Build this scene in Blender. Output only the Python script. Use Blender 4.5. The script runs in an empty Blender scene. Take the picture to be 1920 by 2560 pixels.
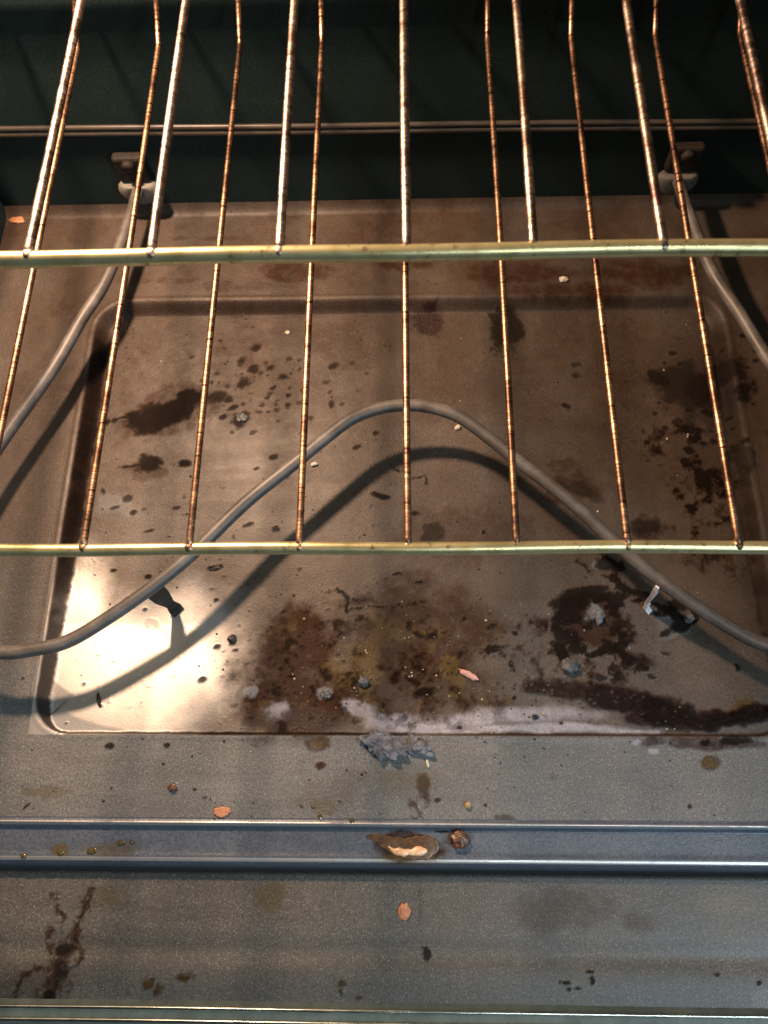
import bpy, bmesh, math, random
import numpy as np
from mathutils import Vector, Matrix, noise as mnoise

R = math.radians
scene = bpy.context.scene
COL = scene.collection

# ------------------------------------------------------------------ camera
cam_d = bpy.data.cameras.new('camera')
cam = bpy.data.objects.new('camera', cam_d)
COL.objects.link(cam)
cam.location = (0.0, 0.0, 0.5)
cam.rotation_euler = (R(20.62), R(1.69), R(0.33))
cam_d.sensor_fit = 'HORIZONTAL'
cam_d.sensor_width = 36.0
cam_d.lens = 36.0
cam_d.clip_start = 0.01
cam_d.clip_end = 20.0
cam_d.dof.use_dof = True
cam_d.dof.focus_distance = 0.475
cam_d.dof.aperture_fstop = 36.0 / 2.3      # an opening of about 2.3 mm, like a phone's
scene.camera = cam

# ------------------------------------------------------------------ light
world = bpy.data.worlds.new('World')
scene.world = world
world.use_nodes = True
bgn = world.node_tree.nodes['Background']
bgn.inputs[0].default_value = (0.62, 0.82, 1.0, 1)
bgn.inputs[1].default_value = 0.02

def lamp(name, kind, loc, color, energy, **kw):
    d = bpy.data.lights.new(name, kind)
    d.color = color
    d.energy = energy
    for k, v in kw.items():
        setattr(d, k, v)
    o = bpy.data.objects.new(name, d)
    COL.objects.link(o)
    o.location = loc
    return o

lamp('oven_lamp', 'POINT', (-0.235, 0.425, 0.425), (1.0, 0.66, 0.44), 25.0, shadow_soft_size=0.019)
k = lamp('kitchen_light', 'AREA', (0.46, -0.15, 1.20), (0.84, 0.97, 1.0), 6.5,
         shape='RECTANGLE', size=1.3, size_y=0.04)
k.rotation_euler = (Vector((0.2, -0.02, 0.0)) - k.location).to_track_quat('-Z', 'Y').to_euler()

k2 = lamp('added_side_light', 'AREA', (0.95, -0.62, 1.00), (0.62, 0.82, 1.0), 13.0, shape='RECTANGLE', size=0.45, size_y=0.55)  # added cool light, out of view, to brighten the right front
k2.rotation_euler = (Vector((0.12, 0.03, 0.0)) - k2.location).to_track_quat('-Z', 'Y').to_euler()

scene.view_settings.view_transform = 'Standard'
scene.view_settings.look = 'None'
scene.view_settings.exposure = 0.0
scene.view_settings.gamma = 1.0
scene.view_settings.use_curve_mapping = False
scene.cycles.max_bounces = 8
scene.cycles.sample_clamp_indirect = 4.0

# ------------------------------------------------------------------ helpers
def empty(name, label, cat, loc=(0, 0, 0), group=None):
    o = bpy.data.objects.new(name, None)
    o.empty_display_size = 0.02
    COL.objects.link(o)
    o.location = loc
    o['label'] = label
    o['category'] = cat
    if group:
        o['group'] = group
    return o

def tag(o, label, cat, group=None, kind=None):
    o['label'] = label
    o['category'] = cat
    if group:
        o['group'] = group
    if kind:
        o['kind'] = kind
    return o

def link(name, me, m, parent=None, smooth=True):
    if smooth:
        me.polygons.foreach_set('use_smooth', [True] * len(me.polygons))
    if m:
        me.materials.append(m)
    o = bpy.data.objects.new(name, me)
    COL.objects.link(o)
    if parent:
        o.parent = parent
    return o

def bm_obj(name, bm, m, parent=None, smooth=True):
    me = bpy.data.meshes.new(name)
    bmesh.ops.recalc_face_normals(bm, faces=bm.faces)
    bm.to_mesh(me)
    bm.free()
    return link(name, me, m, parent, smooth)

def catmull(pts, n=8, closed=False):
    P = [Vector(p) for p in pts]
    out = []
    for i in range(len(P) - 1):
        p0 = P[max(i - 1, 0)]; p1 = P[i]; p2 = P[i + 1]; p3 = P[min(i + 2, len(P) - 1)]
        for j in range(n):
            t = j / n
            out.append(0.5 * ((2 * p1) + (p2 - p0) * t + (2 * p0 - 5 * p1 + 4 * p2 - p3) * t * t
                              + (3 * p1 - p0 - 3 * p2 + p3) * t ** 3))
    out.append(P[-1])
    return out

def tube(bm, path, r, seg=14, cap=True):
    path = [Vector(p) for p in path]
    up = Vector((0.0123, 0.0321, 1)).normalized()
    rings = []
    n = len(path)
    for i, p in enumerate(path):
        t = (path[min(i + 1, n - 1)] - path[max(i - 1, 0)]).normalized()
        a = t.cross(up)
        if a.length < 1e-4:
            a = t.cross(Vector((1, 0, 0)))
        a.normalize()
        b = a.cross(t).normalized()
        rr = r(i / (n - 1)) if callable(r) else r
        rings.append([bm.verts.new(p + (a * math.cos(q) + b * math.sin(q)) * rr)
                      for q in [2 * math.pi * s / seg for s in range(seg)]])
    for i in range(n - 1):
        for s in range(seg):
            bm.faces.new((rings[i][s], rings[i][(s + 1) % seg], rings[i + 1][(s + 1) % seg], rings[i + 1][s]))
    if cap:
        bm.faces.new(rings[0][::-1])
        bm.faces.new(rings[-1])
    return rings

def rbox(bm, c, s, rot=None, bev=0.0008, seg=2):
    tb = bmesh.new()
    bmesh.ops.create_cube(tb, size=1.0)
    bmesh.ops.scale(tb, vec=s, verts=tb.verts)
    if bev:
        bmesh.ops.bevel(tb, geom=tb.edges[:], offset=bev, segments=seg, affect='EDGES', profile=0.5)
    if rot is not None:
        bmesh.ops.transform(tb, matrix=rot, verts=tb.verts)
    bmesh.ops.translate(tb, vec=c, verts=tb.verts)
    me = bpy.data.meshes.new('tmp')
    tb.to_mesh(me); tb.free()
    bm.from_mesh(me)
    bpy.data.meshes.remove(me)

# ------------------------------------------------------------------ numpy noise
_rng = np.random.default_rng(7)
_LAT = _rng.random((256, 256)).astype(np.float32)

def vnoise(X, Y, scale, seed=0):
    x = X / scale + seed * 17.31
    y = Y / scale + seed * 9.77
    xi = np.floor(x).astype(np.int64); yi = np.floor(y).astype(np.int64)
    fx = (x - xi).astype(np.float32); fy = (y - yi).astype(np.float32)
    fx = fx * fx * (3 - 2 * fx); fy = fy * fy * (3 - 2 * fy)
    g = lambda a, b: _LAT[a & 255, b & 255]
    return ((g(xi, yi) * (1 - fx) + g(xi + 1, yi) * fx) * (1 - fy)
            + (g(xi, yi + 1) * (1 - fx) + g(xi + 1, yi + 1) * fx) * fy)

def fbm(X, Y, scale, seed=0, oct=4):
    s = 0; a = 0.5; tot = 0
    for i in range(oct):
        s = s + a * vnoise(X, Y, scale / 2 ** i, seed + i * 3)
        tot += a; a *= 0.62
    return s / tot

def sst(a, b, x):
    t = np.clip((x - a) / (b - a), 0, 1)
    return t * t * (3 - 2 * t)

# ------------------------------------------------------------------ node helpers
class NT:
    def __init__(self, name):
        self.m = bpy.data.materials.new(name)
        self.m.use_nodes = True
        self.t = self.m.node_tree
        self.b = self.t.nodes['Principled BSDF']
    def n(self, typ, **kw):
        nd = self.t.nodes.new(typ)
        for k, v in kw.items():
            setattr(nd, k, v)
        return nd
    def l(self, a, b):
        self.t.links.new(a, b)
    def coord(self):
        return self.n('ShaderNodeTexCoord').outputs['Object']
    def mapping(self, src, scale):
        mp = self.n('ShaderNodeMapping')
        mp.inputs['Scale'].default_value = scale
        self.l(src, mp.inputs['Vector'])
        return mp.outputs['Vector']
    def noise(self, src, scale, detail=4, rough=0.55):
        nd = self.n('ShaderNodeTexNoise')
        nd.inputs['Scale'].default_value = scale
        nd.inputs['Detail'].default_value = detail
        nd.inputs['Roughness'].default_value = rough
        self.l(src, nd.inputs['Vector'])
        return nd.outputs['Fac']
    def ramp(self, src, stops):
        r = self.n('ShaderNodeValToRGB')
        els = r.color_ramp.elements
        while len(els) < len(stops):
            els.new(0.5)
        for e, (p, c) in zip(els, stops):
            e.position = p
            e.color = (c, c, c, 1) if isinstance(c, (int, float)) else (*c, 1)
        self.l(src, r.inputs['Fac'])
        return r.outputs['Color']
    def mix(self, fac, a, b, blend='MIX'):
        m = self.n('ShaderNodeMix', data_type='RGBA', blend_type=blend)
        for sock, v in ((m.inputs['Factor'], fac), (m.inputs['A'], a), (m.inputs['B'], b)):
            if sock == m.inputs['Factor']:
                sock = m.inputs[0]
            if isinstance(v, (int, float)):
                sock.default_value = v
            elif isinstance(v, tuple):
                sock.default_value = (*v, 1)
            else:
                self.l(v, sock)
        return m.outputs[2]
    def mixc(self, fac, a, b, blend='MIX'):
        m = self.n('ShaderNodeMix', data_type='RGBA', blend_type=blend)
        for idx, v in ((0, fac), (6, a), (7, b)):
            s = m.inputs[idx]
            if isinstance(v, (int, float)):
                s.default_value = v
            elif isinstance(v, tuple):
                s.default_value = (*v, 1)
            else:
                self.l(v, s)
        return m.outputs[2]
    def mixf(self, fac, a, b):
        m = self.n('ShaderNodeMix', data_type='FLOAT')
        for idx, v in ((0, fac), (2, a), (3, b)):
            s = m.inputs[idx]
            if isinstance(v, (int, float)):
                s.default_value = v
            else:
                self.l(v, s)
        return m.outputs[0]
    def math(self, op, a, b=None, clamp=False):
        m = self.n('ShaderNodeMath', operation=op, use_clamp=clamp)
        for i, v in enumerate((a, b)):
            if v is None:
                continue
            if isinstance(v, (int, float)):
                m.inputs[i].default_value = v
            else:
                self.l(v, m.inputs[i])
        return m.outputs[0]
    def bump(self, h, strength, dist):
        b = self.n('ShaderNodeBump')
        if isinstance(strength, (int, float)):
            b.inputs['Strength'].default_value = strength
        else:
            self.l(strength, b.inputs['Strength'])
        b.inputs['Distance'].default_value = dist
        self.l(h, b.inputs['Height'])
        self.l(b.outputs['Normal'], self.b.inputs['Normal'])
    def set(self, k, v):
        if isinstance(v, (int, float)):
            self.b.inputs[k].default_value = v
        elif isinstance(v, tuple):
            self.b.inputs[k].default_value = (*v, 1)
        else:
            self.l(v, self.b.inputs[k])

def enamel(name, base_a, base_b, fleck, rough, stains=True, fleck_amt=1.0, spec=0.5, coat=0.0):
    N = NT(name)
    co = N.coord()
    big = N.noise(co, 22, 5, 0.6)
    fine = N.noise(co, 760, 3, 0.65)
    c = N.mixc(N.ramp(big, [(0.3, 0.0), (0.7, 1.0)]), base_a, base_b)
    c = N.mixc(N.ramp(fine, [(0.34, 0.8), (0.60, 0.0)]), c, tuple(x * 0.55 for x in base_a))
    # light flecks fired into the enamel
    v = N.n('ShaderNodeTexVoronoi', feature='F1')
    v.inputs['Scale'].default_value = 1000
    N.l(N.mapping(co, (1, 1, 0.2)), v.inputs['Vector'])
    dot = N.ramp(v.outputs['Distance'], [(0.16, 1.0), (0.34, 0.0)])
    sep = N.n('ShaderNodeSeparateColor')
    N.l(v.outputs['Color'], sep.inputs['Color'])
    pick = N.ramp(sep.outputs['Red'], [(0.50, 0.0), (0.95, 1.0)])
    fl = N.math('MULTIPLY', dot, pick)
    fl = N.math('MULTIPLY', fl, fleck_amt)
    c = N.mixc(fl, c, fleck)
    rg = N.math('ADD', N.math('MULTIPLY', big, 0.16), rough - 0.08)
    rg = N.math('ADD', rg, N.math('MULTIPLY', fine, 0.10))
    wipe = N.noise(N.mapping(co, (9, 95, 1)), 1.0, 4, 0.65)                  # old wipe marks left and right
    rg = N.math('ADD', rg, N.math('MULTIPLY', N.math('SUBTRACT', wipe, 0.5), 0.34))
    c = N.mixc(N.ramp(wipe, [(0.30, 0.35), (0.52, 0.0)]), c, tuple(x * 0.6 for x in base_a))
    hgt = N.math('ADD', N.math('MULTIPLY', N.noise(co, 900, 3, 0.7), 0.5), N.math('MULTIPLY', fine, 0.8))
    if stains:
        A = N.n('ShaderNodeVertexColor', layer_name='stain_shade')
        B = N.n('ShaderNodeVertexColor', layer_name='stain_glare')
        sa = N.n('ShaderNodeSeparateColor'); sb = N.n('ShaderNodeSeparateColor')
        N.l(A.outputs['Color'], sa.inputs['Color']); N.l(B.outputs['Color'], sb.inputs['Color'])
        grain = N.noise(co, 650, 4, 0.7)
        film, maroon, char = sa.outputs['Green'], sa.outputs['Blue'], sa.outputs['Red']
        white, amber, ash = sb.outputs['Red'], sb.outputs['Green'], sb.outputs['Blue']
        filmc = N.mixc(N.ramp(grain, [(0.35, 0.0), (0.65, 1.0)]), (0.011, 0.0036, 0.0013), (0.042, 0.0160, 0.0058))
        tanc = N.mixc(N.ramp(big, [(0.3, 0.0), (0.7, 1.0)]), (0.056, 0.042, 0.031), (0.092, 0.069, 0.051))
        tanc = N.mixc(N.ramp(fine, [(0.30, 0.55), (0.62, 0.0)]), tanc, (0.026, 0.018, 0.012))
        c = N.mixc(A.outputs['Alpha'], c, tanc)
        c = N.mixc(N.math('MULTIPLY', fl, 0.5), c, tuple(x * 0.55 for x in fleck))
        c = N.mixc(film, c, filmc)
        c = N.mixc(amber, c, (0.085, 0.058, 0.012))
        wc = N.mixc(N.ramp(grain, [(0.3, 0.0), (0.7, 1.0)]), (0.20, 0.195, 0.225), (0.38, 0.375, 0.42))
        c = N.mixc(white, c, wc)
        mc = N.mixc(N.ramp(grain, [(0.35, 0.0), (0.7, 1.0)]), (0.007, 0.0022, 0.0022), (0.024, 0.007, 0.0055))
        c = N.mixc(maroon, c, mc)
        c = N.mixc(ash, c, (0.13, 0.14, 0.15))
        c = N.mixc(char, c, N.mixc(grain, (0.001, 0.001, 0.001), (0.010, 0.006, 0.004)))
        rg = N.mixf(film, rg, N.math('ADD', N.math('MULTIPLY', grain, 0.4), 0.34))
        rg = N.mixf(char, rg, 0.8)
        rg = N.mixf(maroon, rg, N.math('ADD', N.math('MULTIPLY', grain, 0.5), 0.16))
        rg = N.mixf(amber, rg, 0.12)
        rg = N.mixf(white, rg, 0.6)
        rough_h = N.math('MULTIPLY', N.math('ADD', N.math('ADD', film, char), maroon), N.math('MULTIPLY', grain, 2.2))
        hgt = N.math('ADD', hgt, rough_h)
        glare = N.math('MULTIPLY', N.math('MULTIPLY', B.outputs['Alpha'], 0.85 if coat else 1.0), N.math('SUBTRACT', 1.0, N.math('MAXIMUM', N.math('MAXIMUM', char, film), maroon), clamp=True))
        c = N.mixc(glare, c, (0.70, 0.67, 0.63))  # bright metal tone put in where glare and edge highlights fall
        N.set('Metallic', N.math('MULTIPLY', glare, 0.95))
        rg = N.mixf(glare, rg, N.math('ADD', N.math('MULTIPLY', fine, 0.08), 0.36))
        N.set('Specular IOR Level', N.mixf(char, N.mixf(maroon, N.mixf(film, spec, 0.09), 0.22), 0.06))
    else:
        N.set('Specular IOR Level', spec)
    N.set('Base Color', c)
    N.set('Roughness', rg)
    if coat:
        N.set('Coat Weight', N.math('MULTIPLY', B.outputs['Alpha'], coat))
        N.set('Coat Roughness', 0.09)
    N.bump(hgt, N.mixf(glare, 0.35, 0.08) if stains else 0.35, 0.0006)
    return N.m

M = {}
M['floor'] = enamel('speckled_enamel', (0.125, 0.125, 0.120), (0.190, 0.188, 0.180), (0.44, 0.44, 0.43), 0.41, fleck_amt=1.0)
M['flange'] = enamel('flange_enamel', (0.075, 0.090, 0.115), (0.105, 0.122, 0.150), (0.30, 0.32, 0.34), 0.30, fleck_amt=0.35, coat=0.9)
M['door'] = enamel('door_enamel', (0.080, 0.072, 0.060), (0.118, 0.106, 0.088), (0.46, 0.45, 0.42), 0.40, fleck_amt=0.6, coat=0.5)
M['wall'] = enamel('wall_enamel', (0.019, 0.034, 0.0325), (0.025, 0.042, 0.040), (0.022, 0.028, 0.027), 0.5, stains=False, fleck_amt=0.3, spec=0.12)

def metal(name, stops, rough, band=None, spots=0.0, metallic=1.0, bump=0.15):
    N = NT(name)
    co = N.coord()
    if band:
        f = N.noise(N.mapping(co, band), 1.0, 3, 0.65)
    else:
        f = N.noise(co, 60, 4, 0.6)
    c = N.ramp(f, stops)
    if band:
        big = N.noise(co, 46, 4, 0.7)
        c = N.mixc(N.ramp(big, [(0.40, 0.8), (0.54, 0.0)]), c, (0.05, 0.026, 0.02))
    if spots:
        s = N.ramp(N.noise(co, 170, 4, 0.7), [(0.60, 0.0), (0.72, 1.0)])
        c = N.mixc(N.math('MULTIPLY', s, spots), c, (0.06, 0.035, 0.02))
    N.set('Base Color', c)
    N.set('Metallic', metallic)
    N.set('Roughness', N.math('ADD', N.math('MULTIPLY', f, 0.22), rough - 0.11))
    N.bump(f, bump, 0.0006)
    return N.m

M['bar'] = metal('nickel_bar', [(0.3, (0.62, 0.52, 0.24)), (0.55, (0.76, 0.67, 0.36)), (0.75, (0.56, 0.45, 0.21))], 0.30, spots=0.8, bump=0.10, metallic=0.78)
M['wire'] = metal('heat_tinted_wire', [(0.36, (0.075, 0.034, 0.024)), (0.43, (0.34, 0.18, 0.105)), (0.49, (0.66, 0.43, 0.26)),
                                       (0.53, (0.17, 0.09, 0.068)), (0.58, (0.46, 0.27, 0.17)), (0.66, (0.14, 0.078, 0.064))], 0.44, band=(40, 400, 40), bump=0.14)
M['wire_grey'] = metal('banded_wire', [(0.36, (0.14, 0.10, 0.09)), (0.43, (0.46, 0.36, 0.30)), (0.48, (0.26, 0.21, 0.23)),
                                       (0.52, (0.85, 0.66, 0.46)), (0.56, (0.18, 0.12, 0.105)), (0.66, (0.46, 0.34, 0.26))], 0.42, band=(50, 480, 50), bump=0.2)
M['tube'] = metal('element_sheath', [(0.3, (0.060, 0.052, 0.045)), (0.55, (0.105, 0.095, 0.086)), (0.75, (0.17, 0.162, 0.155))], 0.50, metallic=0.1, bump=0.18, spots=0.5)
M['strap'] = metal('bracket_steel', [(0.3, (0.09, 0.085, 0.08)), (0.7, (0.20, 0.19, 0.185))], 0.5, metallic=0.6)

def plain(name, a, b, rough, scale=300, spec=0.5, coat=0.0, bump=0.4):
    N = NT(name)
    co = N.coord()
    f = N.noise(co, scale, 5, 0.65)
    N.set('Base Color', N.ramp(f, [(0.32, a), (0.68, b)]))
    N.set('Roughness', rough)
    N.set('Specular IOR Level', spec)
    N.set('Coat Weight', coat)
    N.bump(f, bump, 0.001)
    return N.m

M['trim'] = plain('window_trim', (0.10, 0.115, 0.095), (0.16, 0.18, 0.15), 0.5, 120, spec=0.3, bump=0.1)
M['trim_edge'] = metal('trim_edge', [(0.3, (0.62, 0.66, 0.58)), (0.7, (0.80, 0.84, 0.76))], 0.24, bump=0.05, spots=0.5)
M['unseen_ceiling'] = plain('unseen_ceiling_black', (0.002, 0.0022, 0.002), (0.005, 0.0055, 0.005), 0.7, 40, spec=0.08)  # near-black so the unseen ceiling bounces little lamp light into shadows
M['shaded_steel'] = plain('shaded_leg_steel', (0.012, 0.010, 0.008), (0.030, 0.025, 0.021), 0.6, 260, spec=0.25)  # leg steel with its shaded face put into a dark colour
M['lit_steel'] = metal('lit_leg_steel', [(0.3, (0.70, 0.70, 0.72)), (0.7, (0.85, 0.85, 0.87))], 0.45, metallic=0.1)  # the same leg steel with light put into a pale colour
M['bead'] = plain('wall_bead', (0.050, 0.042, 0.034), (0.085, 0.068, 0.054), 0.36, 60, bump=0.1)
M['ceramic'] = plain('ceramic', (0.12, 0.115, 0.10), (0.18, 0.17, 0.15), 0.6)
M['block'] = plain('block_metal', (0.014, 0.011, 0.009), (0.030, 0.024, 0.020), 0.7, spec=0.2)
M['ash'] = plain('grey_ash', (0.045, 0.048, 0.058), (0.20, 0.205, 0.235), 0.8, 200)
M['pink'] = plain('pink_crumb', (0.42, 0.20, 0.17), (0.62, 0.36, 0.32), 0.6, 260)
M['orange'] = plain('orange_flake', (0.34, 0.13, 0.06), (0.50, 0.23, 0.12), 0.55, 240)
M['black'] = plain('black_char', (0.006, 0.005, 0.005), (0.030, 0.022, 0.016), 0.5, 320)
M['greychar'] = plain('grey_char', (0.03, 0.032, 0.034), (0.11, 0.115, 0.12), 0.55, 320)
M['pale'] = plain('pale_crumb', (0.42, 0.36, 0.28), (0.62, 0.56, 0.46), 0.6, 320)
M['tan'] = plain('tan_crumb', (0.26, 0.16, 0.07), (0.46, 0.30, 0.15), 0.5, 320)
M['brown'] = plain('brown_nugget', (0.045, 0.018, 0.010), (0.16, 0.07, 0.03), 0.35, 300)
M['grease'] = plain('yellow_grease', (0.050, 0.042, 0.012), (0.11, 0.09, 0.025), 0.04, 200, spec=0.8, coat=0.6, bump=0.1)
M['cheese'] = plain('melted_drip', (0.50, 0.24, 0.09), (0.85, 0.60, 0.38), 0.30, 220, coat=0.4, bump=0.2)
M['cheese_rim'] = plain('scorched_rim', (0.05, 0.026, 0.012), (0.13, 0.075, 0.035), 0.30, 200, coat=0.4)

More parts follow.
